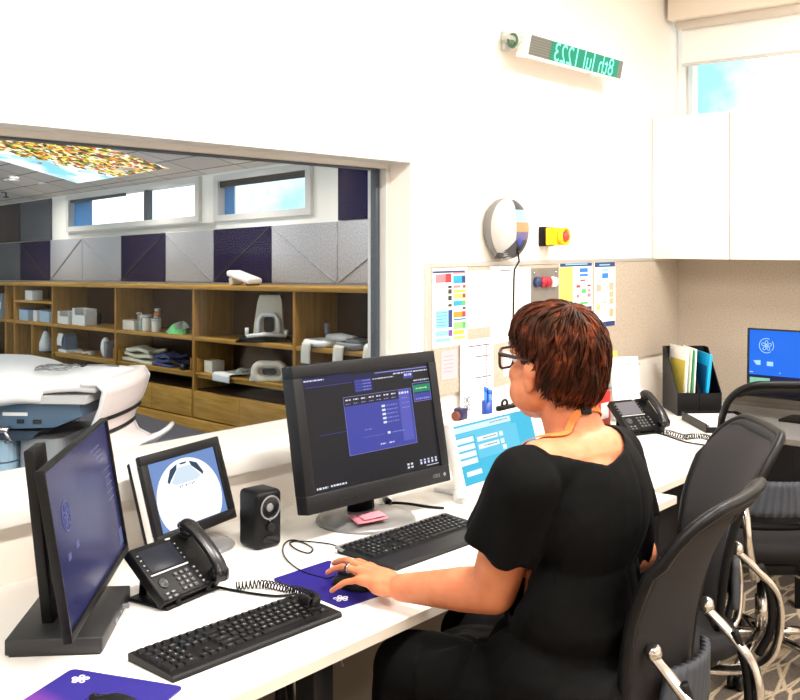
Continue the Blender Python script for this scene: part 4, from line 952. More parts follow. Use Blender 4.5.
# ================================================================== KEYBOARDS (mirrored lay-out, number pad at the left)
def keyboard(name, lab, loc, rz, W, D, rows_d, wrist=0., back_h=.019, body=BLACK, silver=False):
    """x runs right, y away; the rows are written as they appear from left to right"""
    t = thing(name, lab, 'keyboard', loc, rz, 'computer keyboards')
    # wedge body
    b = MB(); yz = basis(Vector((0, 0, 0)), Vector((0, 1, 0)), Vector((0, 0, 1)), Vector((1, 0, 0)))
    hf = .010
    b2 = MB(); b2.prism([(-D/2, .001), (D/2, .001), (D/2+.002, back_h-.004), (D/2-.004, back_h), (-D/2+.004, hf+.002), (-D/2, hf-.002)], -W/2, W/2, 0, yz)
    b2.build('body', body, t)
    if wrist:
        b = MB(); b.prism([(-D/2-wrist, .001), (-D/2+.006, .001), (-D/2+.006, hf+.004), (-D/2-wrist+.012, hf-.001), (-D/2-wrist, .005)], -W/2, W/2, 0, yz); b.build('palm_rest', DGREY, t)
    if silver:
        b = MB(); b.prism([(D/2-.030, back_h-.003), (D/2+.004, back_h+.001), (D/2+.006, back_h-.006), (D/2-.02, back_h-.010)], -W/2-.004, W/2+.004, 0, yz); b.build('top_strip', mat('kb_silver', rgb(128, 128, 128), .4), t)
    sl = math.atan2(back_h-hf, D)
    U = .0188
    def key(xc, row, w, ch='', hh=1., m2=LEGEND):
        yc = D/2-.018 if row == 1 else D/2-.044-(row-2)*U
        zc = hf+(yc+D/2)*math.tan(sl)
        k = MB(); kw = w*U-.0030; kd = U*hh-.0034
        a = rrect(kw, kd, .0016, 2); c = rrect(kw-.0040, kd-.0036, .0018, 2)
        lo = [k._v((x, y, 0)) for x, y in a]; hi = [k._v((x, y+.0006, .0058)) for x, y in c]; n = len(a)
        for i in range(n):
            f = k.bm.faces.new([lo[i], lo[(i+1) % n], hi[(i+1) % n], hi[i]]); f.smooth = False
        k.bm.faces.new(hi)
        if ch: k.text(ch, Matrix.Translation((.001 if len(ch) < 2 else 0, .0015, .0061)), .0075 if len(ch) < 2 else .0045, 1)
        o = k.build('key', [KEYM, m2], t); o.location = (xc, yc-(hh-1)*U/2, zc); o.rotation_euler = (sl, 0, 0)
    # left block: number pad 4 wide, then nav 3 wide, then main 15 wide (all mirrored)
    x0 = -W/2+.008
    def run(row, x, items, **kw):
        for it in items:
            if isinstance(it, (int, float)): x += it*U; continue
            ch, w = it; key(x+w*U/2, row, w, ch, **kw); x += w*U
    main = x0+ (4+.25+3+.25)*U
    run(2, x0, [('-', 1), ('*', 1), ('/', 1), ('Num', 1)]); run(3, x0+U, [('9', 1), ('8', 1), ('7', 1)]); run(4, x0+U, [('6', 1), ('5', 1), ('4', 1)])
    run(5, x0+U, [('3', 1), ('2', 1), ('1', 1)]); run(6, x0+U, [('.', 1), ('0', 2)])
    key(x0+U/2, 3, 1, '+', 2.); key(x0+U/2, 5, 1, '', 2.)
    run(1, x0, [('', 1), ('', 1), ('', 1), ('', 1)], m2=KEYBL)
    nx = x0+4.25*U
    run(1, nx, [('Pau', 1), ('Scr', 1), ('Prt', 1)]); run(2, nx, [('Up', 1), ('Hm', 1), ('Ins', 1)], m2=KEYBL); run(3, nx, [('Dn', 1), ('End', 1), ('Del', 1)])
    run(5, nx+U, [('^', 1)]); run(6, nx, [('>', 1), ('v', 1), ('<', 1)])
    run(1, main, [('F12', 1), ('F11', 1), ('F10', 1), ('F9', 1), .5, ('F8', 1), ('F7', 1), ('F6', 1), ('F5', 1), .5, ('F4', 1), ('F3', 1), ('F2', 1), ('F1', 1), 1, ('Esc', 1)])
    run(2, main, [('', 2), ('=', 1), ('-', 1)]+[(c, 1) for c in '0987654321']+[('`', 1)])
    run(3, main, [('\\', 1.5), (']', 1), ('[', 1)]+[(c, 1) for c in 'POIUYTREWQ']+[('Tab', 1.5)])
    run(4, main, [('Enter', 2.25), ("'", 1), (';', 1)]+[(c, 1) for c in 'LKJHGFDSA']+[('Caps', 1.75)])
    run(5, main, [('Shift', 2.75), ('/', 1), ('.', 1), (',', 1)]+[(c, 1) for c in 'MNBVCXZ']+[('Shift', 2.25)])
    run(6, main, [('Ctrl', 1.25), ('', 1.25), ('', 1.25), ('Alt', 1.25), ('', 6.25), ('Alt', 1.25), ('', 1.25), ('Ctrl', 1.25)])
    return t
# front keyboard : from its measured corners
k1l, k1r = onZ(158, 676, DZ), onZ(337, 612, DZ)
ang1 = math.atan2(k1r.y-k1l.y, k1r.x-k1l.x)
kc = Vector((1.398, 1.602, DZ))
keyboard('keyboard', 'black keyboard in the foreground with its number pad at the left', kc, R(-2.0), .448, .150, None)
k2 = keyboard('keyboard', 'black keyboard with wide palm rest and grey top strip, behind the hand', Vector((2.165, 1.757, DZ)), R(-2.5), .448, .150, None, wrist=.065, silver=True)

# ================================================================== MOUSE MATS AND MICE
def mat_poly(pts): return pts
def mousemat(lab, corners, logo_at, logo_s, rot, pm, text_at=None):
    c = sum((Vector(p) for p in corners), Vector())/len(corners); c.z = DZ
    t = thing('mouse_mat', lab, 'mouse mat', c, 0, 'blue mouse mats')
    P = []
    n = len(corners)
    for i in range(n):                                   # rounded corners
        a = Vector(corners[i-1]); p = Vector(corners[i]); q = Vector(corners[(i+1) % n]); r_ = .014
        d1 = (a-p).normalized(); d2 = (q-p).normalized()
        for k in range(5):
            f = k/4; P.append(p+d1*r_*(1-f)**2+d2*r_*f**2)
    P = [(p.x-c.x, p.y-c.y) for p in P]
    b = MB(); b.prism(P, 0, .0032, 0); b.build('pad', pm, t)
    b = MB(); l = Vector(logo_at)-c; logo(b, Matrix.Translation((l.x, l.y, .0030)) @ Matrix.Rotation(rot, 4, 'Z'), logo_s, 0)
    if text_at:
        p = Vector(text_at)-c; g = random.Random(4); Tm = Matrix.Translation((p.x, p.y, .0036)) @ Matrix.Rotation(rot, 4, 'Z')
        for i in range(2):
            x = -.030+.012*i
            while x < .032:
                l = g.uniform(.003, .008); b.rect(x, -.014*i-.0045, min(x+l, .034), -.014*i+.0035, 0, 0, Tm); x += l+.0018
    b.build('printed_mark', PAPER, t)
    return t
MATBG = bpy.data.materials.new('mouse_mat_print'); MATBG.use_nodes = True
nt = MATBG.node_tree; N = nt.nodes; L = nt.links; pz = N['Principled BSDF']; tc = N.new('ShaderNodeTexCoord'); se = N.new('ShaderNodeSeparateXYZ'); L.new(tc.outputs['Object'], se.inputs['Vector'])
rp = N.new('ShaderNodeValToRGB'); rp.color_ramp.elements[0].position = 0; rp.color_ramp.elements[0].color = rgb(160, 60, 160); rp.color_ramp.elements[1].position = .13; rp.color_ramp.elements[1].color = rgb(34, 24, 118)
ma = N.new('ShaderNodeMath'); ma.operation = 'ADD'; ma.inputs[1].default_value = .135; L.new(se.outputs['X'], ma.inputs[0]); L.new(ma.outputs[0], rp.inputs['Fac']); L.new(rp.outputs['Color'], pz.inputs['Base Color']); pz.inputs['Roughness'].default_value = .55
m1c = [onZ(272, 580, DZ), onZ(342, 609, DZ), onZ(392, 592, DZ), onZ(330, 561, DZ)]
mousemat('blue mouse mat with white flower mark under the hand and mouse', m1c, onZ(341, 600, DZ), .018, R(40), MATB, onZ(332, 566, DZ))
pA, pB = onZ(72, 670, DZ), onZ(184, 688, DZ)
dv = pB-pA; pv = Vector((dv.y, -dv.x, 0)).normalized()*dv.length
if pv.x > 0: pv = -pv
m2c = [pA, pB, pB+pv, pA+pv]
mousemat('blue and violet mouse mat in the lower left corner of the desk', m2c, onZ(80, 681, DZ), .017, R(-50), MATBG)
def mouse(lab, loc, rz, s=1.):
    t = thing('computer_mouse', lab, 'mouse', loc, rz, 'black computer mice')
    def f(u, v):
        a = u*2*PI; rr_ = math.sin(v*PI/2); z = (1-rr_**2.6)**.5*.033*s
        y = .057*s*rr_*math.sin(a); x = .031*s*rr_*math.cos(a)*(1-.10*math.sin(a))
        return Vector((x, y, .0015+z*(1-.25*max(0, y/.057))))
    b = MB(); b.grid(f, 36, 14); b.lathe([(.001, .0008), (.03*s, .0008)], Matrix.Diagonal((1, 1.85, 1, 1)), 30, cap=False); b.build('shell', BLACK, t)
    b = MB(); b.cyl((-.004*s, .034*s, .026*s), (.004*s, .034*s, .026*s), .0075*s, 14); b.build('wheel', DGREY, t)
    b = MB(); b.tube([(0, .055*s, .018*s), (0, .03*s, .0315*s), (0, .012*s, .0345*s)], .0007, 5); b.build('button_gap', BLACKG, t)
    return t
mp_ = onZ(352, 583, DZ+.012); mp_.z = DZ+.0033
mouse('black mouse under the hand on the blue mat', mp_, R(5), 1.0)
mp2 = onZ(112, 706, DZ+.02); mp2.z = DZ+.0033
mouse('black mouse on the violet-blue mat at the lower left', mp2, R(25), 1.05)
mc = thing('mouse_cable', 'thin black mouse cable curving past the speaker to the blue mat', 'cable', (mp_.x, mp_.y, DZ))
pts = [mp_+Vector((0, .06, .012))]+[onZ(px, py, DZ+.004) for px, py in ((325, 578), (304, 572), (289, 562), (283, 552), (285, 543), (294, 540), (306, 544), (313, 549), (308, 553), (296, 549), (290, 543), (300, 541), (330, 544), (342, 549))]
def smooth_pts(P, k=6):
    out = []
    for i in range(len(P)-1):
        p0 = P[max(i-1, 0)]; p1 = P[i]; p2 = P[i+1]; p3 = P[min(i+2, len(P)-1)]
        for j in range(k):
            t = j/k; out.append(.5*((2*p1)+(p2-p0)*t+(2*p0-5*p1+4*p2-p3)*t*t+(3*p1-p0-3*p2+p3)*t**3))
    out.append(P[-1]); return out
b = MB(); b.tube([p-mc.location for p in smooth_pts(pts)], .0021, 6); b.build('lead', BLACK, mc)
vc = thing('video_cable', 'black cable with a grey plug lying behind the round monitor base', 'cable', onZ(385, 505, DZ))
b = MB(); P = [onZ(px, py, DZ+.0062) for px, py in ((345, 507), (362, 505), (378, 507), (392, 503), (410, 504), (430, 507), (444, 508))]
b.tube([p-vc.location for p in smooth_pts(P)], .0045, 6); b.build('lead', BLACK, vc)
b = MB(); q = onZ(386, 500, DZ+.012)-vc.location; b.tube([q+Vector((-.02, -.03, 0)), q, q+Vector((.06, .06, .0)), q+Vector((.09, .09, .03))], .011, 8); b.build('plug', BLACKG, vc)

# ================================================================== TELEPHONES
def phone(lab, loc, rz, screen_col, sc=.83):
    t = thing('desk_phone', lab, 'telephone', loc, rz, 'black desk telephones'); t.scale = (sc, sc, sc)
    T = pmat((0, -.085, .030), R(50))           # sloping face, handset on the right
    w, h, dp = .235, .185, .034
    b = MB(T); b.span((-w/2, 0, -dp), (w/2, h, 0), bev=.006); b.build('body', BLACK, t)
    b = MB(); b.span((-w/2+.012, -.08, 0), (w/2-.012, .075, .010), bev=.004)
    for sx_ in (-1, 1): b.tube([(sx_*.06, .06, .006), (sx_*.06, .055, .07), (sx_*.06, .02, .115)], .012, 6)
    b.tube([(-.06, -.075, .008), (-.06, -.070, .036)], .012, 6); b.tube([(.06, -.075, .008), (.06, -.070, .036)], .012, 6); b.build('stand', BLACK, t)
    b = MB(T); b.span((-w/2+.022, .092, .0002), (.028, .168, .0022), bev=.0015); b.build('display', emis('phone_display_%s' % lab[:5].replace(' ', '_'), screen_col, .6), t)
    b = MB(T); b.span((-w/2+.012, .083, .0002), (.036, .0872, .0026)); b.build('divider_strip', LGREY, t)
    KB = mat('phone_key', rgb(58, 58, 62), .35); KL = mat('phone_key_light', rgb(150, 150, 152), .4)
    def key(x, y, kw, kh, ch='', m=KB):
        k = MB(); k.prism(rrect(kw, kh, min(kw, kh)*.3, 3), 0, .003, 0)
        if ch: k.text(ch, Matrix.Translation((0, 0, .0032)), .0085, 1)
        else: k.rect(-kw*.25, -.0008, kw*.25, .0008, .0032, 1)
        o = k.build('key', [m, LEGEND], t); o.matrix_local = T @ Matrix.Translation((x, y, .0003))
    for i, row in enumerate(('321', '654', '987', '#0*')):
        for j, ch in enumerate(row): key(-.028+.021*j, .066-.0165*i, .015, .0105, ch)
    for i in range(4): key(.044, .066-.0165*i, .012, .009)
    for i in range(2):
        for j in range(2): key(-.094+.022*j, .020-.0135*i, .015, .008)
    for i in range(4): key(-w/2+.012, .155-.017*i, .010, .0055); key(.036, .155-.017*i, .008, .0055)
    b = MB(T); b.lathe([(.016, 0), (.016, .004), (.011, .0045), (.010, .003), (.006, .003), (.005, .005), (.001, .0055)], Matrix.Translation((-.083, .053, 0)), 24); b.build('navigation_key', KB, t)
    b = MB(T); b.rect(.018, .1745, .036, .1795, .0006, 0); b.build('message_lamp', CREAM, t)
    b = MB(T)
    for i in range(6):
        for j in range(6):
            if (i-2.5)**2+(j-2.5)**2 < 9: b.lathe([(.0014, .0), (.001, .0006)], Matrix.Translation((.056+.0055*i, .095+.0055*j, .0)), 6)
    b.build('speaker_holes', KB, t)
    # handset lying along the right side
    b = MB(T); X = .092
    P = [Vector((X, .196, .016)), Vector((X, .186, .032)), Vector((X, .155, .043)), Vector((X, .10, .046)), Vector((X, .045, .042)), Vector((X, .008, .031)), Vector((X, -.006, .014))]
    b.tube(smooth_pts(P, 4), [.021]*3+[.025]*5+[.0225]*12+[.026]*5, 14, flat=.62, up=(0, 0, 1))
    b.ell((X, .176, .022), (.026, .026, .021)); b.ell((X, .012, .018), (.025, .028, .018)); hs = b.build('handset', BLACKG if False else mat('handset_black', rgb(22, 22, 24), .25), t)
    b = MB(T); b.lathe([(.019, 0), (.019, .006), (.001, .006)], Matrix.Translation((X, .172, .0005)), 18); b.build('cradle', BLACK, t)
    b = MB(T); b.lathe([(.019, 0), (.019, .006), (.001, .006)], Matrix.Translation((X, .020, .0005)), 18); b.build('cradle', BLACK, t)
    return t
p1 = phone('large black desk phone in front of the scan display', Vector((1.468, 1.922, DZ)), R(8), rgb(66, 70, 84))
p2 = phone('smaller-looking black desk phone on the corner desk behind the woman', Vector((4.038, 2.02, DZ)), R(-21), rgb(196, 186, 190), .92)
def coil(ph, pts, r=.008, turns=46, plain=None):
    o = bpy.data.objects.new('handset_cord', None); COL.objects.link(o); o.location = pts[0]; o.parent = ph; o.matrix_parent_inverse = (Matrix.Translation(ph.location) @ Matrix.Rotation(ph.rotation_euler.z, 4, 'Z') @ Matrix.Diagonal((*ph.scale, 1))).inverted(); P = smooth_pts([Vector(p) for p in pts], 14); n = len(P)
    H = []; N_ = turns*9
    for i in range(N_+1):
        f = i/N_*(n-1); k = min(int(f), n-2); c = P[k].lerp(P[k+1], f-k); t = (P[k+1]-P[k]).normalized()
        a = Vector((0, 0, 1)); s_ = t.cross(a).normalized(); a = s_.cross(t)
        ph = 2*PI*turns*i/N_; H.append(c+s_*math.cos(ph)*r+a*math.sin(ph)*r-o.location)
    b = MB(); b.tube(H, .0018, 5); b.build('coil', BLACK, o)
    if plain:
        b = MB(); b.tube([p-o.location for p in smooth_pts([Vector(p) for p in plain])], .0034, 6); b.build('lead', BLACK, o)
    return o
Zc = DZ+.0112
hpos = p1.matrix_world if False else None
coil(p1, [onZ(px, py, Zc+dz) for px, py, dz in ((236, 586, 0), (262, 584, 0), (284, 588, 0), (304, 592, 0), (316, 598, .022), (312, 603, .03), (302, 598, .026))], .009, 44,
     [onZ(px, py, DZ+.0045) for px, py in ((205, 584), (222, 588), (250, 593), (276, 596), (296, 594))])
coil(p2, [onZ(px, py, Zc) for px, py in ((655, 431), (670, 433), (684, 437), (694, 436), (706, 437), (716, 442))], .011, 30,
     [onZ(px, py, DZ+.0045) for px, py in ((650, 430), (668, 436), (686, 442), (704, 445), (722, 450))])

# ================================================================== FILE HOLDER, TRAY, FOLDERS, LEAFLETS
fh_a = onZ(661, 411, DZ); fh_b = onZ(676, 415, DZ)
def magazine_holder(lab, loc, rz):
    t = thing('magazine_file', lab, 'magazine file', loc, rz, 'black magazine files')
    # local: x width, y depth away from the low front
    W, Dp, Hh, th = .105, .27, .31, .004
    side = [(0, 0), (Dp, 0), (Dp, Hh), (Dp-.06, Hh), (0, .11)]
    yz = basis(Vector((0, 0, 0)), Vector((0, 1, 0)), Vector((0, 0, 1)), Vector((1, 0, 0)))
    b = MB(); b.prism(side, -W/2, -W/2+th, 0, yz); b.build('side_panel', BLACK, t)
    b = MB(); b.prism(side, W/2-th, W/2, 0, yz); b.build('side_panel', BLACK, t)
    b = MB(); b.span((-W/2+th, 0, 0), (W/2-th, th, .11)); b.build('front_panel', BLACK, t)
    b = MB(); b.span((-W/2+th, Dp-th, 0), (W/2-th, Dp, Hh)); b.span((-W/2+th, th, 0), (W/2-th, Dp-th, th)); b.build('back_panel', BLACK, t)
    return t
fr_ = R(-50)
fdir = Vector((math.cos(fr_), math.sin(fr_), 0)); fbk = Vector((-math.sin(fr_), math.cos(fr_), 0))
fc = Vector((4.567, 2.012, DZ)); fc2 = fc+fdir*.108
magazine_holder('black magazine file with yellow and green folders, nearer the phone', fc, fr_)
magazine_holder('black magazine file with the cyan plastic folder, nearer the blue monitor', fc2, fr_)
def folder(lab, base, off, hgt, wdt, m, lean, th=.006, cover=None, yaw=0):
    o = thing('folder', lab, 'folder', base+fdir*off+fbk*.022+Vector((0, 0, .0045)), fr_+R(yaw), 'folders in the magazine files')
    b = MB(); M_ = Matrix.Rotation(R(lean), 3, 'Y'); 
    b.box(M_ @ Vector((0, wdt/2, hgt/2))+Vector((0, 0, .0005+th*.2)), (th, wdt, hgt), 0, M_, .0012); b.build('cover', m, o)
    if cover:
        b = MB(); b.box(M_ @ Vector((-th/2-.0006, wdt/2, hgt*.55))+Vector((0, 0, .0005+th*.2)), (.0008, wdt*.8, hgt*.5), 0, M_); b.build('print', cover, o)
FY = mat('folder_yellow', rgb(214, 196, 84), .6); FG = mat('folder_green', rgb(70, 150, 96), .6); FC = mat('folder_cyan', rgb(0, 160, 214), .3); 
folder('white folder with a yellow printed cover', fc, -.012, .318, .215, PAPER, 4, .006, FY, 8)
folder('pale green folder beside the yellow cover', fc, .004, .310, .225, mat('folder_pale', rgb(216, 228, 206), .6), 4)
folder('green folder in the middle of the magazine file', fc, .017, .305, .22, FG, 4)
folder('white card folder right of the green one', fc, .030, .312, .22, PAPER, 3)
folder('cyan translucent plastic folder', fc2, -.020, .285, .225, FC, 6, .014, mat('cyan_dark_print', rgb(10, 96, 150), .5))
tr = thing('document_tray', 'low black document tray with white paper in front of the magazine files', 'tray', Vector((4.42, 1.79, DZ)), R(-48))
b = MB(); b.span((-.13, -.17, 0), (.13, .16, .005)); 
for a, c in (((-.13, -.17, .005), (-.125, .16, .04)), ((.125, -.17, .005), (.13, .16, .04)), ((-.125, .155, .005), (.125, .16, .04)), ((-.125, -.17, .005), (.125, -.165, .025))): b.span(a, c)
b.build('tray', BLACK, tr)
pp = thing('paper_stack', 'stack of white paper lying in the low black tray', 'paper', Vector((4.42, 1.79, DZ+.0055)), R(-48))
b = MB(); b.span((-.11, -.155, 0), (.11, .145, .026)); b.build('sheets', PAPER, pp); b = MB(); b.span((-.11, -.1555, .002), (.11, -.1552, .008)); b.build('coloured_sheet', MAROON, pp)
# leaflet holder
lh = thing('leaflet_holder', 'clear upright holder with white leaflets on the desk behind the phone', 'holder', Vector((4.27, 2.19, DZ)), R(-30))
CLEAR = mat('clear_acrylic', (1, 1, 1, 1), .05, alpha=.18)
b = MB(); b.box((0, .02, .14), (.155, .004, .28), 0, Matrix.Rotation(R(-8), 3, 'X')); b.box((0, -.035, .075), (.155, .003, .15), 0, Matrix.Rotation(R(-8), 3, 'X')); b.span((-.0775, -.045, 0), (.0775, .03, .004)); b.build('holder', CLEAR, lh)
lf = thing('leaflet', 'white folded leaflets standing in the clear holder', 'leaflet', lh.location+Vector((0, 0, .0045)), R(-30))
b = MB(); b.box((0, -.003, .15), (.145, .016, .285), 0, Matrix.Rotation(R(-8), 3, 'X'), .002); b.build('sheets', PAPER, lf); b = MB(); b.box((0, -.029, .26), (.12, .001, .004), 0, Matrix.Rotation(R(-8), 3, 'X')); b.build('print', INK, lf)

# ================================================================== ON THE PINBOARD
PY_ = WY-.0145
def sheet(name, lab, cat, px0, py0, px1, py1, group=None, base=PAPER, mats=(), y=PY_):
    """paper with upright edges; returns empty, width, height, and a mark function in fractions"""
    a = onY(px0, (py0), y); c = onY(px1, py1, y)
    w = c.x-a.x; h = a.z-c.z
    t = thing(name, lab, cat, (a.x+w/2, y, c.z), 0, group)
    b = MB(); b.span((-w/2, -.0012, 0), (w/2, 0, h)); b.build('sheet', base, t)
    mk = MB(); cnt = [0]
    def r(u0, v0, u1, v1, m):
        cnt[0] += 1; yy = -.0014-.00003*cnt[0]
        mk.face([((u-.5)*w, yy, (1-v)*h) for u, v in ((u0, v1), (u1, v1), (u1, v0), (u0, v0))], m)
    def done():
        if cnt[0]: mk.build('print', list(mats), t)
    return t, w, h, r, done, mk
CM = [NAVYP, PINKP, REDP, TEALP, BLUEP, YELP, MAROON, GRNP, BLKP, LBLUEP, ORGP, LGRNP, PURP, INK, LYELP, INKD, PEACH]
# pixel->fraction: 432..467, 268..345
t, w, h, r, done, mk = sheet('colour_chart', 'colour-coded reference chart at the left end of the pinboard', 'poster', 432.5, 268.5, 467, 344, None, PAPER, CM)
def cv(a): return (a-130)/570*.74      # crop rows to fraction
r(.0, .035, .93, .062, 0)
r(.08, .075, .36, .185, 1); r(.36, .07, .53, .185, 2); r(.58, .06, .95, .08, 1); r(.58, .10, .85, .20, 4); r(.84, .10, .95, .20, 0); r(.58, .10, .84, .195, 3)
for v in (.225, .27, .355, .46): r(.43, v, .54, v+.035 if v in (.225, .46) else v+.06, 8); r(.06, v+.01, .38, v+.015, 13); r(.06, v+.03, .34, v+.034, 13)
r(.86, .225, .95, .265, 6); r(.58, .225, .80, .26, 1); r(.58, .285, .95, .32, 5); r(.58, .335, .95, .40, 14); r(.85, .335, .95, .39, 6)
r(.58, .425, .95, .49, 3); r(.84, .425, .95, .485, 7); r(.85, .51, .95, .54, 8); r(.58, .565, .95, .64, 10); r(.84, .565, .95, .635, 2)
r(.08, .535, .44, .76, 9); r(.44, .535, .55, .76, 0)
for k in range(5): r(.10, .56+.04*k, .40, .567+.04*k, 4)
r(.58, .655, .95, .675, 4); r(.58, .70, .95, .79, 11); r(.85, .70, .95, .785, 7); r(.58, .805, .90, .86, 5); r(.07, .79, .44, .86, 9); r(.44, .79, .55, .87, 12); r(.07, .885, .5, .93, 9); r(.58, .88, .93, .92, 14)
done()
t, w, h, r, done, mk = sheet('list_sheet', 'plain white sheet pinned next to the colour chart', 'paper', 468.5, 271, 489.5, 326.5, 'white sheets on the pinboard', PAPER, CM)
for k in range(16): r(.955, .1+.05*k, .98, .12+.05*k, 13)
done()
t, w, h, r, done, mk = sheet('list_sheet', 'white printed list hanging below the oval wall unit', 'paper', 490, 266.5, 518, 340.5, 'white sheets on the pinboard', PAPER, CM)
r(.35, .05, .72, .065, 13)
for k in range(20): r(.34, .12+.038*k, .34+.1+.05*(k % 3), .126+.038*k, 9 if k % 2 else 13)
done()
t, w, h, r, done, mk = sheet('list_sheet', 'narrow white sheet between the list and the metal plate', 'paper', 519, 268, 530.5, 330, 'white sheets on the pinboard', PAPER, CM); r(.2, .32, .6, .33, 13); done()
t, w, h, r, done, mk = sheet('pink_note', 'pale pink note pinned below the colour chart', 'note', 441, 351, 457, 378, None, LPINKP, CM)
for k in range(5): r(.15, .2+.13*k, .75, .215+.13*k, 1)
done()
t, w, h, r, done, mk = sheet('measuring_chart', 'long white chart with ruled lines hanging above the desk', 'chart', 460, 341, 493, 409, None, PAPER, CM, PY_-.006)
r(.22, .085, .93, .10, 15); r(.42, .235, .93, .25, 15); r(.42, .52, .93, .535, 15); r(.53, .10, .55, .52, 13); r(.76, .10, .79, .7, 1)
for k in range(12): r(.74, .12+.045*k, .82, .125+.045*k, 2)
for c_ in ((.14, .80), (.24, .80), (.14, .90), (.24, .90)):
    m2 = MB(); m2.tube([((c_[0]-.5)*w+.009*math.cos(k*PI/6), -.0030, (1-c_[1])*h+.011*math.sin(k*PI/6)) for k in range(12)], .0013, 5, 0, closed=True); m2.build('loop_mark', INKD, t)
done()
t, w, h, r, done, mk = sheet('small_note', 'small white note on the pinboard beside the glasses', 'note', 503.5, 352, 516, 374, None, PAPER, CM); r(.1, .3, .6, .33, 13); done()
t, w, h, r, done, mk = sheet('poster', 'poster with a yellow column and a flow chart above her head', 'poster', 559, 262.5, 592, 313, 'flow chart posters', PAPER, CM, PY_-.001)
r(.02, .0, .99, .085, 0); r(.18, .03, .85, .055, 9); r(.0, .09, .40, .96, 14)
for k in range(9): r(.03, .14+.09*k, .34, .146+.09*k, 5)
for a in ((.60, .12, .86, .20, 4), (.60, .23, .86, .28, 4), (.62, .34, .78, .37, 2), (.50, .44, .62, .49, 2), (.84, .44, .95, .48, 2), (.66, .52, .80, .60, 7), (.86, .53, .94, .58, 1), (.50, .62, .60, .68, 1), (.84, .61, .95, .68, 1), (.62, .77, .86, .81, 7), (.42, .86, .98, .96, 0), (.70, .37, .71, .52, 13), (.62, .465, .84, .47, 13)): r(*a)
done()
t, w, h, r, done, mk = sheet('poster', 'narrow poster with peach boxes, rightmost on the pinboard', 'poster', 594, 262.5, 615, 325, 'flow chart posters', PAPER, CM, PY_-.001)
r(.02, .0, .99, .075, 0); r(.24, .03, .74, .05, 9)
for a in ((.36, .10, .66, .14, 9), (.36, .17, .66, .25, 4), (.10, .34, .32, .45, 16), (.70, .32, .92, .44, 16), (.70, .46, .92, .55, 16), (.70, .57, .92, .66, 16), (.40, .61, .58, .635, 11), (.10, .66, .28, .74, 14), (.70, .73, .92, .86, 16), (.42, .925, .98, 1.0, 0), (.2, .285, .8, .29, 13)): r(*a)
done()
t, w, h, r, done, mk = sheet('poster', 'white sheet with a navy footer below the yellow-column poster', 'poster', 572, 314, 592, 345, None, PAPER, CM); r(.1, .1, .98, .22, 0); done()
# metal plate with magnets
t, w, h, r, done, mk = sheet('metal_plate', 'grey metal plate holding a row of magnets left of the yellow-column poster', 'plate', 531, 268.5, 558, 309, None, mat('plate_grey', rgb(128, 122, 114), .5, .2), CM)
b = MB()
for x in (-.09, .09): b.lathe([(.006, 0), (.005, .004), (.001, .005)], basis(Vector((x, -.0015, h-.02)), Vector((1, 0, 0)), Vector((0, 0, 1)), Vector((0, -1, 0))), 12)
b.build('screw', CHROME, t)
for i, (px, m_, lb) in enumerate([(536, mat('magnet_navy', rgb(34, 48, 90), .4), 'round navy magnet, leftmost on the metal plate'), (542, mat('magnet_red', rgb(170, 24, 44), .4), 'dark red round magnet second on the metal plate'), (546.5, mat('magnet_red', rgb(170, 24, 44), .4), 'dark red round magnet third on the metal plate'), (552.5, WPLAST, 'white round magnet at the right of the metal plate')]):
    p = onY(px, 282, PY_-.0013); o = thing('magnet', lb, 'magnet', p, 0, 'magnets on the metal plate')
    fm = basis(Vector((0, 0, 0)), Vector((1, 0, 0)), Vector((0, 0, 1)), Vector((0, -1, 0)))
    b = MB(fm); b.lathe([(.020, 0), (.022, .006), (.021, .018), (.001, .020)], None, 20); b.build('cap', m_, o); b = MB(fm); b.lathe([(.0235, 0), (.0235, .004), (.022, .0045)], None, 20); b.build('rim', m_, o)

# pens and small things at the foot of the pinboard
rs = thing('desk_riser', 'white desk riser against the pinboard behind the cyan screen', 'riser', Vector((3.145, 2.195, DZ)))
b = MB(); b.span((-.235, -.075, .155), (.235, .078, .175), bev=.003); b.build('top', LAMIN, rs)
for x_ in (-.225, .225):
    b = MB(); b.span((x_-.009, -.07, 0), (x_+.009, .075, .1545)); b.build('side_panel', LAMIN, rs)
RZ_ = DZ+.1755
pc = thing('pen_cup', 'bright blue bundle of pens in a cup at the foot of the white chart', 'pen cup', Vector((3.155, 2.20, RZ_)))
b = MB(); b.lathe([(.020, 0), (.021, .050), (.0185, .050), (.017, .006), (.001, .006)], None, 20, cap=False); b.lathe([(.001, 0), (.020, 0)], None, 20, cap=False); b.build('cup', mat('cup_blue', rgb(28, 66, 150), .35), pc)
for i, (x, y, m_, h_) in enumerate([(-.0085, 0, mat('pen_blue', rgb(30, 110, 220),   .3), .098), (.008, .005, mat('pen_deep', rgb(40, 60, 160), .3), .092), (.0, -.0088, mat('pen_blue', rgb(24, 86, 190), .3), .088), (.0095, -.0065, mat('pen_deep', rgb(40, 60, 160), .3), .084)]):
    o = thing('highlighter', ['tallest blue pen in the blue cup', 'deep blue pen at the back of the blue cup', 'shorter blue pen at the front of the blue cup', 'short deep blue pen at the right of the blue cup'][i], 'pen', pc.location+Vector((x, y, .0065)))
    b = MB(); b.cyl((0, 0, 0), (x*.3, y*.3, h_*.8), .0055, 12); b.build('barrel', m_, o); b = MB(); b.cyl((x*.3, y*.3, h_*.8+.0005), (x*.36, y*.36, h_), .006, 12); b.build('cap', m_, o)
kb = thing('black_clip', 'black clips and loops lying right of the blue pen cup', 'clip', Vector((3.27, 2.19, RZ_)))
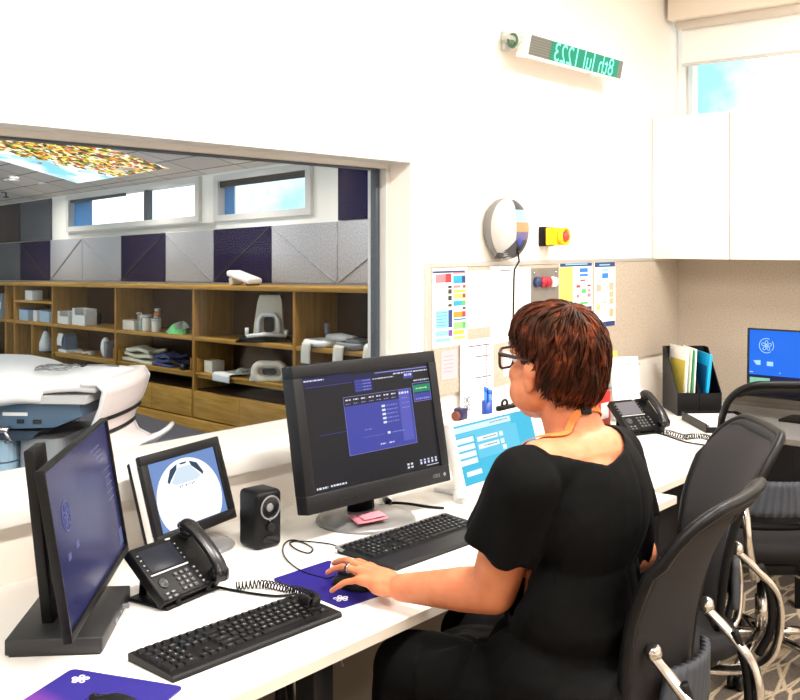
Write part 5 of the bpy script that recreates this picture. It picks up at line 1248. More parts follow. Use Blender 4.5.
b = MB(); b.box((0, 0, .010), (.09, .04, .02), 0, None, .006); b.tube([Vector((-.01+.018*math.cos(k*PI/8), 0, .028+.014*math.sin(k*PI/8))) for k in range(16)], .005, 6, closed=True); b.build('clip', BLACK, kb); b = MB(); b.ell((.055, .0, .012), (.018, .014, .011)); b.build('knob', BLACKG, kb)
tp = thing('tape_dispenser', 'dark orange and navy tape holder at the left foot of the white chart', 'tape', Vector((2.985, 2.20, RZ_)))
b = MB(); b.box((0, 0, .022), (.04, .04, .044), 0, None, .006); b.build('base', mat('tape_navy', rgb(40, 40, 80), .4), tp); b = MB(); b.cyl((-.0365, 0, .018), (-.0205, 0, .018), .0165, 20); b.build('roll', mat('tape_orange', rgb(120, 60, 40), .5), tp)
rd = thing('red_box', 'small red carton on the desk behind the woman\'s neck', 'box', Vector((4.0, 2.18, DZ)))
b = MB(); b.span((-.06, -.03, 0), (.05, .03, .17), bev=.003); b.build('carton', mat('carton_red', rgb(220, 50, 40), .5), rd); b = MB(); b.rect(-.04, .05, .03, .12, 0, 0, basis(Vector((0, -.0304, 0)), Vector((1, 0, 0)), Vector((0, 0, 1)), Vector((0, -1, 0)))); b.build('label', PAPER, rd)
so = thing('wall_socket', 'white double wall socket low on the pinboard behind the phone', 'socket', onY(607, 386, WY-.0005))
b = MB(); b.span((-.06, -.008, -.035), (.06, 0, .035), bev=.002); b.build('plate', WPLAST, so)
b = MB(); b.box((-.02, -.012, -.006), (.03, .008, .02), 0); b.tube([(-.02, -.018, -.008), (-.01, -.05, .0), (.05, -.06, -.06), (.07, -.05, -.16)], .004, 6); b.build('plug', DGREY, so)
n2 = sheet('sticky_label', 'small cream label on the pinboard right of her hair', 'note', 608, 352, 617, 366, None, LYELP, CM); n2[4]()

# ================================================================== ON THE WALL ABOVE
ov = thing('wall_unit', 'oval grey wall-mounted unit with a printed front and hanging lead', 'wall unit', (3.362, WY-.0005, 1.607), R(0))
def dome(u, v, k=1.):
    a = u*2*PI; q = v*PI/2; rr_ = math.sin(q)
    return Vector((.118*k*rr_*math.cos(a), -.068*math.cos(q)**.8*k-.046, .122*k*rr_*math.sin(a)))
b = MB(); b.grid(dome, 48, 16); b.build('cover', mat('unit_white', rgb(186, 184, 180), .3), ov)
fy = basis(Vector((0, 0, 0)), Vector((1, 0, 0)), Vector((0, 0, 1)), Vector((0, -1, 0)))
b = MB(fy); b.lathe([(.100, .0), (.118, .020), (.121, .044), (.1185, .050), (.112, .051)], Matrix.Diagonal((1, 1.035, 1, 1)), 48, cap=False); b.build('back_shell', mat('unit_grey', rgb(120, 119, 118), .4), ov)
def strip(a0, a1, z0, z1, k, edge=None):
    """patch of the dome between two heights; a runs across its front"""
    def f(u, v):
        z = z0+(z1-z0)*v; zz = z/.122
        l = a0(z) if callable(a0) else a0; rr_ = a1(z) if callable(a1) else a1
        x = (l+(rr_-l)*u); q2 = min(.999, (x/.118)**2+zz*zz); q = math.asin(math.sqrt(q2))
        return Vector((x*k, -.068*math.cos(q)**.8*k-.0468, z*k))
    return f
lft = lambda z: -.030-.9*max(0, -z-.045)+.3*max(0, z-.05)
rgt = lambda z: max(lft(z)+.012, .62*.118*math.sqrt(max(0.0004, 1-(z/.122)**2)))
def band(z0, z1, m, name):
    b = MB(); b.grid(strip(lft, rgt, z0, z1, 1.006), 10, 10); b.build(name, m, ov)
band(.075, .117, mat('unit_dark', rgb(70, 70, 76), .3), 'cap')
band(.026, .075, mat('unit_sky', rgb(140, 186, 226), .3), 'printed_panel')
band(-.012, .026, mat('unit_orange', rgb(206, 130, 84), .3), 'printed_panel')
band(-.045, -.012, mat('unit_violet', rgb(96, 92, 130), .3), 'printed_panel')
band(-.118, -.045, mat('unit_black', rgb(60, 60, 64), .3), 'lower_panel')
b = MB(); b.box((-.005, -.108, -.050), (.026, .014, .036), 0, None, .004); b.build('jack', mat('jack_blue', rgb(50, 60, 140), .4), ov)
b = MB(); b.box((-.002, -.102, -.080), (.018, .014, .016), 0, None, .003); b.tube([(.0, -.098, -.089), (.03, -.085, -.13), (.08, -.03, -.165), (.082, -.026, -.20), (.075, -.026, -.43)], .004, 6); b.build('lead', DGREY, ov)
# emergency stop
es = thing('emergency_stop', 'yellow emergency stop with a red button projecting from a black wall base', 'emergency stop', (3.715, WY-.0005, 1.578))
b = MB(); b.span((-.042, -.030, -.042), (.042, 0, .042), bev=.004); b.build('base', BLACK, es)
YEL = mat('safety_yellow', rgb(250, 206, 10), .35)
b = MB(); b.span((-.038, -.085, -.038), (.038, -.0305, .038), bev=.006); b.build('housing', YEL, es)
fyE = basis(Vector((0, -.0852, 0)), Vector((1, 0, 0)), Vector((0, 0, 1)), Vector((0, -1, 0)))
b = MB(fyE); b.lathe([(.034, 0), (.037, .010), (.038, .026), (.033, .029), (.029, .024), (.027, .006), (.001, .006)], None, 30); b.build('shroud', YEL, es)
b = MB(fyE); b.lathe([(.010, .007), (.010, .016), (.021, .019), (.022, .028), (.015, .035), (.001, .037)], None, 26); b.build('button', mat('button_red', rgb(232, 64, 50), .35), es)
# dot-matrix sign on a bracket
LX0, LX1 = 3.405, 4.215; LZ = 2.352
ls = thing('led_sign', 'white date display with green lit characters on a wall bracket', 'display', ((LX0+LX1)/2, WY-.10, LZ))
hw = (LX1-LX0)/2; tl = Matrix.Rotation(R(12), 4, 'X')
fyL = tl @ basis(Vector((0, 0, 0)), Vector((1, 0, 0)), Vector((0, 0, 1)), Vector((0, -1, 0)))
b = MB(fyL); b.span((-hw, -.052, -.02), (hw, .052, .020), bev=.008); b.build('housing', WPLAST, ls)
b = MB(fyL); b.span((-hw-.012, -.056, -.024), (-hw-.0002, .056, .024), bev=.006); b.build('end_cap', WPLAST, ls)
b = MB(fyL); b.rect(-hw+.012, -.040, hw-.012, .040, .0204); fc_ = b.build('face', mat('led_face', rgb(112, 112, 104), .6), ls)
b = MB(fyL); b.rect(-hw+.17, -.039, hw-.05, .039, .0206); b.build('lit_field', emis('led_glow', rgb(40, 176, 130), 1.), ls)
b = MB(fyL)
for k in range(40):
    for j in range(7):
        x = -hw+.02+.0045*k
        if k < 40: b.rect(x, -.034+.0105*j, x+.0022, -.030+.0105*j, .0207)
b.build('unlit_dots', mat('led_dark', rgb(70, 66, 58), .6), ls)
b = MB(fyL); b.text('8th Jul 1223', Matrix.Translation((.052, -.004, .0212)), .112, 0, True, .96); b.build('lit_characters', emis('led_green', rgb(150, 255, 235), 1.5), ls)
b = MB(); b.box((-hw+.0, .088, .02), (.04, .022, .08), 0, None, .005); b.tube([(-hw-.02, .078, .02), (-hw-.03, .045, .03), (-hw-.02, .008, .0)], .016, 8); b.build('bracket', mat('bracket_grey', rgb(196, 200, 194), .4), ls)
b = MB(); b.tube([(-hw-.036, .03+.022*math.cos(k*PI/8), .01+.026*math.sin(k*PI/8)) for k in range(16)], .006, 6, closed=True); b.lathe([(.012, 0), (.012, .01), (.001, .012)], basis(Vector((-hw-.035, .03, .0)), Vector((0, 1, 0)), Vector((0, 0, 1)), Vector((-1, 0, 0))), 12); b.build('clamp', mat('clamp_green', rgb(74, 110, 84), .4), ls)
b = MB(); b.box((hw-.28, -.012, -.056), (.05, .02, .006), 0); b.build('under_label', LGREY, ls)
# ================================================================== CHAIRS
def chair(lab, loc, rz, net=NETF, back_h=1.04, group='black office chairs with curved backs'):
    """local: origin on the floor under the column, +y is where the sitter faces"""
    t = thing('office_chair', lab, 'chair', loc, rz, group)
    sh_ = back_h-1.04; t.scale = (.95, .95, .95)
    Yp = [(.50, -.175), (.56, -.182), (.64, -.187), (.74, -.200), (.84, -.222), (.93, -.256), (1.0, -.292), (1.05, -.326), (1.085, -.358)]
    Ys = smooth_pts([Vector((z, y, 0)) for z, y in Yp], 8)
    Zb, Zt = .53, 1.085
    def yprof(z):
        for p_, q_ in zip(Ys, Ys[1:]):
            if z <= q_.x: return p_.y+(q_.y-p_.y)*(z-p_.x)/max(1e-6, q_.x-p_.x)
        return Yp[-1][1]
    def hw(z):
        f = (z-Zb)/(Zt-Zb); return .190+.038*math.sin(min(1, f*1.25)*PI/2)
    def bp(u, v):                                        # u -1..1, v 0..1, superellipse corners
        z = Zb+(Zt-Zb)*v; k = 1.
        x = u*hw(z); zz = z
        cu = min(1, max(0, abs(u)-.55)/.45); rd = 1-math.sqrt(max(0, 1-cu*cu))
        if v > .75: zz -= rd*.11*((v-.75)/.25)
        if v < .15: zz += rd*.06*((.15-v)/.15)
        y = yprof(zz)+.050*(abs(x)/.26)**2.0*(1-.4*max(0, (v-.75)*4))
        return Vector((x, y, zz+sh_))
    def bn(u, v):
        e = .01; a = bp(u+e, v)-bp(u-e, v); c = bp(u, min(1, v+e))-bp(u, max(0, v-e)); n = c.cross(a)
        return n.normalized()                            # towards -y or +y
    b = MB(); b.slab(lambda u, v: (bp(u*1.94-.97, .02+.96*v), bn(u*1.94-.97, .02+.96*v)), 22, 30, .014); b.build('backrest', net, t)
    cs = [math.sin(PI/2*(-1+2*i/40)) for i in range(41)]
    P = [bp(u_, 1) for u_ in cs]+[bp(1, 1-i/24) for i in range(1, 25)]+[bp(-u_, 0) for u_ in cs[1:]]+[bp(-1, i/24) for i in range(1, 24)]
    b = MB(); b.tube(P, .013, 8, closed=True); b.build('back_rim', BLACK, t)
    # padded roll along the top edge
    P = [bp(-.86+1.72*i/16, .965)+Vector((0, -.004, 0)) for i in range(17)]
    b = MB(); b.tube(P, [.012+.010*math.sin(PI*i/16)**.5 for i in range(17)], 10, flat=.7); b.build('top_roll', SEATF, t)
    # ribbed lumbar pad behind the lower back
    b = MB(); b.slab(lambda u, v: (Vector(((u-.5)*.30*(1-.25*v), -.245+.03*(2*u-1)**2+.004*math.cos(u*40*PI/2)-.01*v, .585+.13*v+sh_)), Vector((0, -1, 0))), 60, 6, .014); b.build('lumbar_pad', mat('lumbar_grey', rgb(66, 70, 78), .6), t)
    # chrome arms from the mechanism to the back
    for s_ in (-1, 1):
        P = [Vector((s_*.17, -.205, .765+sh_)), Vector((s_*.175, -.265, .71+sh_)), Vector((s_*.172, -.325, .64)), Vector((s_*.165, -.335, .54)), Vector((s_*.14, -.31, .44)), Vector((s_*.10, -.22, .395)), Vector((s_*.06, -.08, .39))]
        b = MB(); b.tube(smooth_pts(P, 6), [.010]*4+[.011]*33, 10, flat=1.5, up=(1, 0, 0)); b.ell((s_*.17, -.212, .767+sh_), (.02, .018, .02)); b.build('back_arm', CHROME, t)
        P = [Vector((s_*.172, -.275, .72+sh_)), Vector((s_*.170, -.305, .64)), Vector((s_*.160, -.312, .54)), Vector((s_*.135, -.285, .455))]
        b = MB(); b.tube(smooth_pts(P, 6), .012, 8); b.build('arm_pad', BLACK, t)
    # seat
    def seat(u, v):
        x = (u*2-1); y = (v*2-1); k = 1-.10*max(0, -y)
        q = (abs(x)**5+abs(y)**5)**.2; m_ = max(abs(x), abs(y)); sc_ = m_/q if q > 1e-6 else 1
        X, Y = x*sc_*.25*k, y*sc_*.245+.02
        return Vector((X, Y, .495+.012*x*x-.03*max(0, y-.6)**2/.16-.006*(1-y*y))), Vector((0, 0, 1))
    b = MB(); b.slab(seat, 20, 20, .06); b.build('seat', SEATF, t)
    b = MB(); b.prism(rrect(.40, .40, .09, 6, 0, .02), .438, .463, 0); b.build('seat_shell', BLACK, t)
    b = MB(); b.box((0, -.02, .41), (.16, .28, .055), 0, None, .02); b.cyl((.08, .02, .415), (.21, .03, .41), .007, 8); b.build('mechanism', BLACK, t)
    b = MB(); b.lathe([(.026, .11), (.026, .26), (.018, .262), (.018, .385)], None, 20); b.build('column', CHROME, t)
    for k in range(5):
        a = 2*PI*k/5+.3; d = Vector((math.cos(a), math.sin(a), 0))
        b = MB(); b.tube([d*.02+Vector((0, 0, .115)), d*.16+Vector((0, 0, .105)), d*.30+Vector((0, 0, .078))], [.028, .022, .015], 10, flat=.7, up=(0, 0, 1)); lg = b.build('base_leg', CHROME, t)
        c = d*.30; pr_ = Vector((-d.y, d.x, 0))
        b = MB()
        for q in (-1, 1): b.cyl(c+pr_*(.006*q)+Vector((0, 0, .0275)), c+pr_*(.026*q)+Vector((0, 0, .0275)), .0275, 16)
        b.cyl(c+Vector((0, 0, .03)), c+Vector((0, 0, .075)), .008, 8); b.ell(c+Vector((0, 0, .045)), (.018, .018, .02), nu=12, nv=8); b.build('castor', BLACK, t)
    return t
chair('black office chair with the seated woman, its curved back nearest the camera', Vector((2.010, 1.108, 0)), R(4.5))
f2 = Vector((-.69, .724, 0)); 
chair('empty dark office chair standing behind the one the woman sits on', Vector((2.637, 1.285, 0)), R(40))
f3 = FW
chair('office chair with a see-through net back facing the blue login monitor', Vector((3.70, 1.345, 0)), math.atan2(f3.y, f3.x)-PI/2, NETT, 1.085)

# ================================================================== THE WOMAN
wm = thing('person', 'seated woman with short auburn hair, black dress and dark glasses, hand on a mouse', 'person', (1.873, 1.07, 0))
WO = Vector((1.873, 1.07, 0))
def remesh(mb, vox, smooth_it, name, mats, parent, fac=.5):
    o = mb.build('tmp', mats)
    m = o.modifiers.new('r', 'REMESH'); m.mode = 'VOXEL'; m.voxel_size = vox; m.use_smooth_shade = True
    if smooth_it:
        s_ = o.modifiers.new('s', 'SMOOTH'); s_.factor = fac; s_.iterations = smooth_it
    dg = bpy.context.evaluated_depsgraph_get(); me = bpy.data.meshes.new_from_object(o.evaluated_get(dg)); me.name = name
    old = o.data; bpy.data.objects.remove(o); bpy.data.meshes.remove(old)
    me.materials.clear()
    for k in (mats if isinstance(mats, (list, tuple)) else [mats]): me.materials.append(k)
    for p in me.polygons: p.use_smooth = True; p.material_index = 0
    r = bpy.data.objects.new(name, me); COL.objects.link(r); r.parent = parent; return r
V = lambda x, y, z: Vector((x, y, z))-WO
HC_ = V(1.861, 1.119, 1.296)                             # centre of the head
SL, EL, WL = V(1.690, 1.085, 1.075), V(1.736, 1.195, .822), V(1.738, 1.445, .771)
SR, ER, WR = V(2.015, 1.065, 1.078), V(2.055, 1.03, .86), V(2.01, 1.20, .745)
HM = Matrix.Translation(HC_) @ Matrix.Rotation(R(-6), 4, 'Z') @ Matrix.Scale(1.05, 4) @ Matrix.Translation(-HC_)
b = MB(HM)
# skull, jaw, face
b.ell(HC_+Vector((0, -.008, .022)), (.074, .094, .088)); b.ell(HC_+Vector((0, .030, -.045)), (.060, .062, .075)); b.ell(HC_+Vector((0, .050, -.092)), (.036, .040, .030))
b.ell(HC_+Vector((0, .064, .030)), (.050, .026, .034))
for s_ in (-1, 1):
    b.ell(HC_+Vector((s_*.036, .060, -.028)), (.028, .026, .026)); b.ell(HC_+Vector((s_*.046, .030, -.062)), (.032, .048, .042))
    b.ell(HC_+Vector((s_*.081, .004, -.026)), (.010, .016, .031)); b.ell(HC_+Vector((s_*.086, -.003, -.012)), (.009, .018, .019))
    b.ell(HC_+Vector((s_*.030, .080, .018)), (.018, .012, .008))
b.caps(HC_+Vector((0, .086, .008)), HC_+Vector((0, .106, -.030)), .009, .013, 0, 12)
for s_ in (-1, 1): b.ell(HC_+Vector((s_*.012, .098, -.033)), (.009, .010, .008))
b.ell(HC_+Vector((0, .088, -.062)), (.024, .014, .007)); b.ell(HC_+Vector((0, .086, -.072)), (.021, .014, .008))
# neck and trunk
b.M = I4
b.caps(V(1.872, 1.060, 1.105), HC_+Vector((0, -.012, -.06)), .066, .056)
b.caps(V(1.876, 1.045, 1.10), V(1.74, 1.075, 1.098), .072, .056); b.caps(V(1.876, 1.045, 1.10), V(1.985, 1.065, 1.09), .072, .056)
b.ell(V(1.876, 1.055, 1.00), (.165, .105, .16)); b.ell(V(1.876, 1.085, .96), (.14, .105, .13)); b.ell(V(1.872, 1.085, .80), (.130, .090, .20)); b.ell(V(1.872, 1.115, .64), (.150, .105, .12))
for s_ in (-1, 1): b.ell(V(1.876+s_*.07, 1.15, .95), (.065, .06, .06))
# arms
b.caps(SL, EL, .060, .050); b.caps(EL, EL.lerp(WL, .35), .050, .047); b.caps(EL.lerp(WL, .3), WL, .047, .031)
b.caps(SR, ER, .056, .044); b.caps(ER, ER.lerp(WR, .35), .047, .043); b.caps(ER.lerp(WR, .3), WR, .043, .029)
# hands : palm and five bent fingers each
def finger(pts, r0, r1):
    for i in range(len(pts)-1):
        f0 = i/(len(pts)-1); f1 = (i+1)/(len(pts)-1); b.caps(pts[i], pts[i+1], r0+(r1-r0)*f0, r0+(r1-r0)*f1, 0, 12)
K = dict(index=V(1.775, 1.575, .782), middle=V(1.752, 1.580, .786), ring=V(1.728, 1.570, .784), little=V(1.704, 1.545, .776))
for k in K.values(): b.caps(WL+(k-WL)*.12, k, .019, .0125, 0, 12)
b.ell((WL+K['middle'])/2+Vector((0, 0, .002)), (.036, .05, .017)); b.ell(WL+Vector((-.018, .045, -.008)), (.020, .04, .017)); b.ell(WL+Vector((.022, .05, -.008)), (.020, .035, .018))
finger([K['index'], V(1.786, 1.622, .782), V(1.795, 1.655, .770), V(1.800, 1.680, .758)], .0100, .0076)
finger([K['middle'], V(1.756, 1.630, .790), V(1.766, 1.664, .780), V(1.772, 1.690, .768)], .0102, .0078)
finger([K['ring'], V(1.722, 1.612, .788), V(1.722, 1.642, .776), V(1.723, 1.664, .762)], .0096, .0074)
finger([K['little'], V(1.688, 1.575, .768), V(1.682, 1.594, .754), V(1.680, 1.610, .742)], .0086, .0066)
finger([WL+Vector((.034, .035, -.006)), V(1.800, 1.520, .760), V(1.812, 1.558, .752), V(1.815, 1.588, .744)], .0135, .0088)
KR = [WR+Vector((-.034+.021*i, .080-.004*(i-1.3)**2, -.004)) for i in range(4)]
b.ell(WR+Vector((-.003, .045, -.003)), (.040, .050, .018))
for i, k in enumerate(KR):
    b.caps(WR+(k-WR)*.15, k, .017, .012, 0, 10); k2 = k+Vector((-.004+.003*i, .034, -.006)); k3 = k2+Vector((0, .022, -.012)); finger([k, k2, k3], .0095, .0075)
finger([WR+Vector((-.035, .03, -.005)), WR+Vector((-.055, .06, -.008)), WR+Vector((-.06, .088, -.014))], .0125, .009)
# legs and feet
for s_, hx, kx, fx in ((-1, 1.79, 1.745, 1.75), (1, 1.96, 2.00, 1.99)):
    b.caps(V(hx, 1.06, .60), V(kx, 1.43, .585), .080, .060); b.caps(V(kx, 1.44, .585), V(kx, 1.43, .42), .064, .056); b.caps(V(kx, 1.43, .45), V(fx, 1.41, .12), .056, .036)
    b.caps(V(fx, 1.40, .06), V(fx, 1.55, .04), .036, .026)
body = remesh(b, .0042, 4, 'body', [SKIN, LIPS, NAILM], wm)
me = body.data
for p in me.polygons:
    c = HM.inverted() @ p.center-HC_
    if abs(c.x) < .023 and -.079 < c.z < -.055 and c.y > .085: p.material_index = 1
tips = [(V(1.800, 1.682, .764), .007), (V(1.772, 1.692, .774), .007), (V(1.723, 1.666, .768), .0068), (V(1.680, 1.612, .748), .006), (V(1.816, 1.592, .752), .007)]
for p in me.polygons:
    for q, r_ in tips:
        if (p.center-q).length < r_ and p.normal.z > .2: p.material_index = 2
# eyes and brows
for s_ in (-1, 1):
    b = MB(HM); b.ell(HC_+Vector((s_*.031, .076, .004)), (.0125, .011, .0105), 0, nu=18, nv=10); b.ell(HC_+Vector((s_*.031, .0845, .004)), (.0055, .003, .0055), 1, nu=14, nv=8); b.build('eye', [EYEW, mat('iris_brown', rgb(70, 44, 28), .2)], wm)
    b = MB(HM); b.tube([HC_+Vector((s_*(.014+.009*k), .0945-.0035*k-.0012*k*k, .0245+.0018*k-.0007*k*k)) for k in range(5)], .0030, 6); b.build('eyebrow', HAIR, wm)
# ---- dress: follows the body, cut at neckline, sleeves and waist
b = MB()
b.caps(V(1.876, 1.040, 1.09), V(1.74, 1.072, 1.092), .082, .066); b.caps(V(1.876, 1.040, 1.09), V(1.985, 1.062, 1.083), .082, .066)
b.ell(V(1.876, 1.050, 1.00), (.178, .118, .17)); b.ell(V(1.876, 1.085, .96), (.162, .127, .14)); b.ell(V(1.872, 1.080, .80), (.168, .126, .19)); b.ell(V(1.872, 1.110, .64), (.203, .150, .155))
for s_ in (-1, 1): b.ell(V(1.876+s_*.07, 1.15, .95), (.076, .072, .07))
b.caps(V(1.80, 1.04, .60), V(1.750, 1.43, .588), .114, .084); b.caps(V(1.95, 1.04, .60), V(1.997, 1.43, .588), .114, .084); b.ell(V(1.876, 1.24, .60), (.12, .22, .07)); b.caps(V(1.75, 1.43, .58), V(1.75, 1.44, .47), .083, .082); b.caps(V(1.998, 1.43, .58), V(1.998, 1.44, .47), .083, .082)
uL = (EL-SL).normalized(); uR = (ER-SR).normalized()
b.caps(SL+Vector((0, 0, -.002)), SL+uL*.06, .073, .078); b.caps(SL+uL*.05, SL+uL*.20+Vector((-.008, .004, 0)), .076, .086)
b.caps(SR+Vector((0, 0, -.002)), SR+uR*.06, .067, .067); b.caps(SR+uR*.05, SR+uR*.19, .067, .066)
dress = remesh(b, .006, 5, 'dress', [DRESS], wm)
bm = bmesh.new(); bm.from_mesh(dress.data)
nx = -.062; kill = []
for f in bm.faces:
    c = f.calc_center_median(); w_ = c+WO
    dx_ = c.x-nx; back = w_.y < 1.07
    zn = 1.102+abs(dx_)*.30 if back else 1.070+max(0, abs(dx_)-.08)*.5
    if w_.z > zn and -.108 < dx_ < .15: kill.append(f); continue
    for S_, U_, ln, x_, E_ in ((SL, uL, .150, -1, EL), (SR, uR, .145, 1, ER)):
        d_ = (c-S_).dot(U_)
        if w_.z > .79 and d_ < .30 and d_ > ln+.006*math.sin(5*math.atan2((c-S_).y, (c-S_).x)) and (c-(S_+U_*d_)).length < .104 and (((c.x-.003)/.172)**2+((c.y+.015)/.132)**2 > 1.12) and c.x*x_ > .10: kill.append(f); break
bmesh.ops.delete(bm, geom=list(set(kill)), context='FACES')
ve = [v for v in bm.verts if not v.link_faces]; bmesh.ops.delete(bm, geom=ve, context='VERTS')
seen = set(); comps = []
for v0 in bm.verts:                                      # keep the one continuous garment
    if v0 in seen: continue
    st_ = [v0]; seen.add(v0); cp = []
    while st_:
        v = st_.pop(); cp.append(v)
        for e in v.link_edges:
            o_ = e.other_vert(v)
            if o_ not in seen: seen.add(o_); st_.append(o_)
    comps.append(cp)
comps.sort(key=len)
bmesh.ops.delete(bm, geom=[v for cp in comps[:-1] for v in cp], context='VERTS')
# smooth the cut edges, then soft folds
for it in range(6):
    bd = [v for v in bm.verts if any(e.is_boundary for e in v.link_edges)]
    new = {}
    for v in bd:
        nb = [e.other_vert(v).co for e in v.link_edges if e.is_boundary]
        if len(nb) == 2: new[v] = v.co*.5+(nb[0]+nb[1])*.25
    for v, co in new.items(): v.co = co
bm.normal_update()
for v in bm.verts:
    w_ = v.co+WO; k = 0
    k += .004*math.sin(46*w_.z+9*w_.x+6*mnoise.noise(w_*5))*max(0, 1-abs(w_.z-.77)/.14)
    k += .003*mnoise.noise(w_*14)
    for S_, U_ in ((SL, uL), (SR, uR)):
        d_ = (v.co-S_).dot(U_); rad = v.co-(S_+U_*d_)
        if rad.length < .12 and d_ > .02: k += .006*math.sin(7*math.atan2(rad.y, rad.x)+2)*min(1, d_/.13)
    if abs(w_.x-1.893) < .004 and w_.y < 1.05 and w_.z > .70: k -= .002
    v.co += v.normal*k
bm.to_mesh(dress.data); bm.free()
sd = dress.modifiers.new('cloth', 'SOLIDIFY'); sd.thickness = .003; sd.offset = 0
b = MB(); P = V(1.897, .955, 1.068); b.tube([V(1.896, .9625+.003, 1.085), V(1.896, .955, 1.06), V(1.896, .950, 1.02)], .002, 6); b.build('zip', BLACKG, dress)
# trousers under the dress
b = MB()
for s_, hx, kx, fx in ((-1, 1.79, 1.745, 1.75), (1, 1.96, 2.00, 1.99)):
    b.caps(V(kx, 1.43, .56), V(kx, 1.43, .42), .068, .066); b.caps(V(kx, 1.43, .45), V(fx, 1.41, .13), .072, .062)
remesh(b, .008, 6, 'trousers', [TROUS], wm)
for fx in (1.75, 1.99):
    b = MB(); b.ell(V(fx, 1.47, .042), (.044, .115, .040)); b.box(V(fx, 1.47, .008), (.078, .22, .014), 0, None, .006); b.build('shoe', BLACKG, wm)
# lanyard round the neck with a dark clip at the nape, laid on the skin
from mathutils.bvhtree import BVHTree
bvh = BVHTree.FromPolygons([v.co for v in body.data.vertices], [tuple(p.vertices) for p in body.data.polygons])
def onskin(p, off):
    c, n_, _, _ = bvh.find_nearest(p); return c+n_*off, n_
raw = smooth_pts([V(1.76, 1.20, 1.05), V(1.735, 1.165, 1.11), V(1.735, 1.115, 1.150), V(1.755, 1.065, 1.175), V(1.785, 1.03, 1.200), V(1.815, .998, 1.220), V(1.86, .985, 1.225), V(1.91, .995, 1.215), V(1.945, 1.04, 1.19), V(1.97, 1.09, 1.16), V(1.985, 1.14, 1.11), V(1.96, 1.18, 1.05)], 6)
fr_l = [onskin(p, .0035) for p in raw]
for it in range(3): fr_l = [fr_l[0]]+[((fr_l[i-1][0]+fr_l[i][0]*2+fr_l[i+1][0])/4, fr_l[i][1]) for i in range(1, len(fr_l)-1)]+[fr_l[-1]]
fr_l = [onskin(p, .0035) for p, _ in fr_l]
b = MB(); rings = []
for i, (p, n_) in enumerate(fr_l):
    t_ = (fr_l[min(i+1, len(fr_l)-1)][0]-fr_l[max(i-1, 0)][0]).normalized(); w_ = t_.cross(n_).normalized()
    rings.append([b._v(p+w_*.0075+n_*.0), b._v(p-w_*.0075+n_*.0), b._v(p-w_*.0075+n_*.0018), b._v(p+w_*.0075+n_*.0018)])
for a_, c_ in zip(rings, rings[1:]):
    for j_ in range(4): b.bm.faces.new([a_[j_], a_[(j_+1) % 4], c_[(j_+1) % 4], c_[j_]]).smooth = False
ly = b.build('lanyard', LANY, wm); ly['label'] = 'orange lanyard'
q, n_ = onskin(V(1.822, .995, 1.222), .005); q2 = n_.to_track_quat('Y', 'Z').to_matrix()
b = MB(); b.box(q, (.024, .008, .024), 0, q2, .002); b.build('clip', BLACK, ly)
# ring on the ring finger
a_ = K['ring'].lerp(V(1.722, 1.612, .788), .62); d_ = (V(1.722, 1.612, .788)-K['ring']).normalized(); q = d_.to_track_quat('Z', 'Y').to_matrix().to_4x4(); q.translation = a_
b = MB()
b.tube([q @ Vector((.0108*math.cos(k*PI/10), .0108*math.sin(k*PI/10), 0)) for k in range(20)], .0019, 6, 0, closed=True); b.tube([q @ Vector((.0108*math.cos(k*PI/10), .0108*math.sin(k*PI/10), .0045)) for k in range(20)], .0017, 6, 1, closed=True)
rg = b.build('ring', [CHROME, BLACKG], wm)
# glasses
b = MB(HM)
for s_ in (-1, 1):
    P = [HC_+Vector((s_*.034+x, .1055-.30*max(0, (s_*x))-.004*abs(x)*0, .002+z)) for x, z in rrect(.054, .042, .014, 5)]
    b.tube(P, .0030, 6, closed=True)
    b.tube([HC_+Vector((s_*.061, .098, .014)), HC_+Vector((s_*.074, .088, .014)), HC_+Vector((s_*.083, .04, .012)), HC_+Vector((s_*.086, .0, .010)), HC_+Vector((s_*.085, -.02, -.008))], [.0055, .0055, .0042, .004, .003], 6, flat=.5, up=(1, 0, 0))
b.tube([HC_+Vector((-.008, .107, .008)), HC_+Vector((0, .110, .010)), HC_+Vector((.008, .107, .008))], .0028, 6); gl = b.build('glasses', TORT, wm)
b = MB(HM)
for s_ in (-1, 1): b.face([HC_+Vector((s_*.034+x, .1055-.30*max(0, (s_*x)), .002+z)) for x, z in rrect(.052, .040, .013, 5)])
b.build('lens', LENSM, gl)
# hair : a base cap plus layered locks that fall from the crown
def scalp(d, k=1.):
    """point on the hair volume in direction d (z up, y forward)"""
    d = d.normalized(); p = Vector((d.x*.092, d.y*(.097 if d.y < 0 else .116), d.z*.100))
    if d.z < 0 and d.y < .3:
        h = math.hypot(d.x, d.y); t_ = -d.z; g_ = (h+(1-h)*.85)/max(h, .05)*(1-.34*t_*t_); p = Vector((p.x*g_, p.y*g_, d.z*.118))
    return HC_+Vector((0, -.010, .016))+p*k
b = MB(HM)
b.ell(HC_+Vector((0, -.010, .020)), (.087, .097, .094)); b.ell(HC_+Vector((0, -.034, -.02)), (.080, .070, .068)); b.ell(HC_+Vector((0, -.038, -.050)), (.066, .052, .042)); b.ell(HC_+Vector((0, .048, .055)), (.070, .050, .040))
cap = remesh(b, .006, 4, 'hair', [HAIR], wm)
bm = bmesh.new(); bm.from_mesh(cap.data); kl = []; HI = HM.inverted()
for f in bm.faces:
    c = HI @ f.calc_center_median()-HC_
    if c.y > .030 and c.z < .040: kl.append(f)
    elif c.y > -.020 and c.z < -.002: kl.append(f)
    elif c.z < -.066: kl.append(f)
bmesh.ops.delete(bm, geom=kl, context='FACES')
bmesh.ops.delete(bm, geom=[v for v in bm.verts if not v.link_faces], context='VERTS')
bm.to_mesh(cap.data); bm.free()
rh = random.Random(11); b = MB(HM)
TILT = Matrix.Rotation(R(18), 3, 'X')
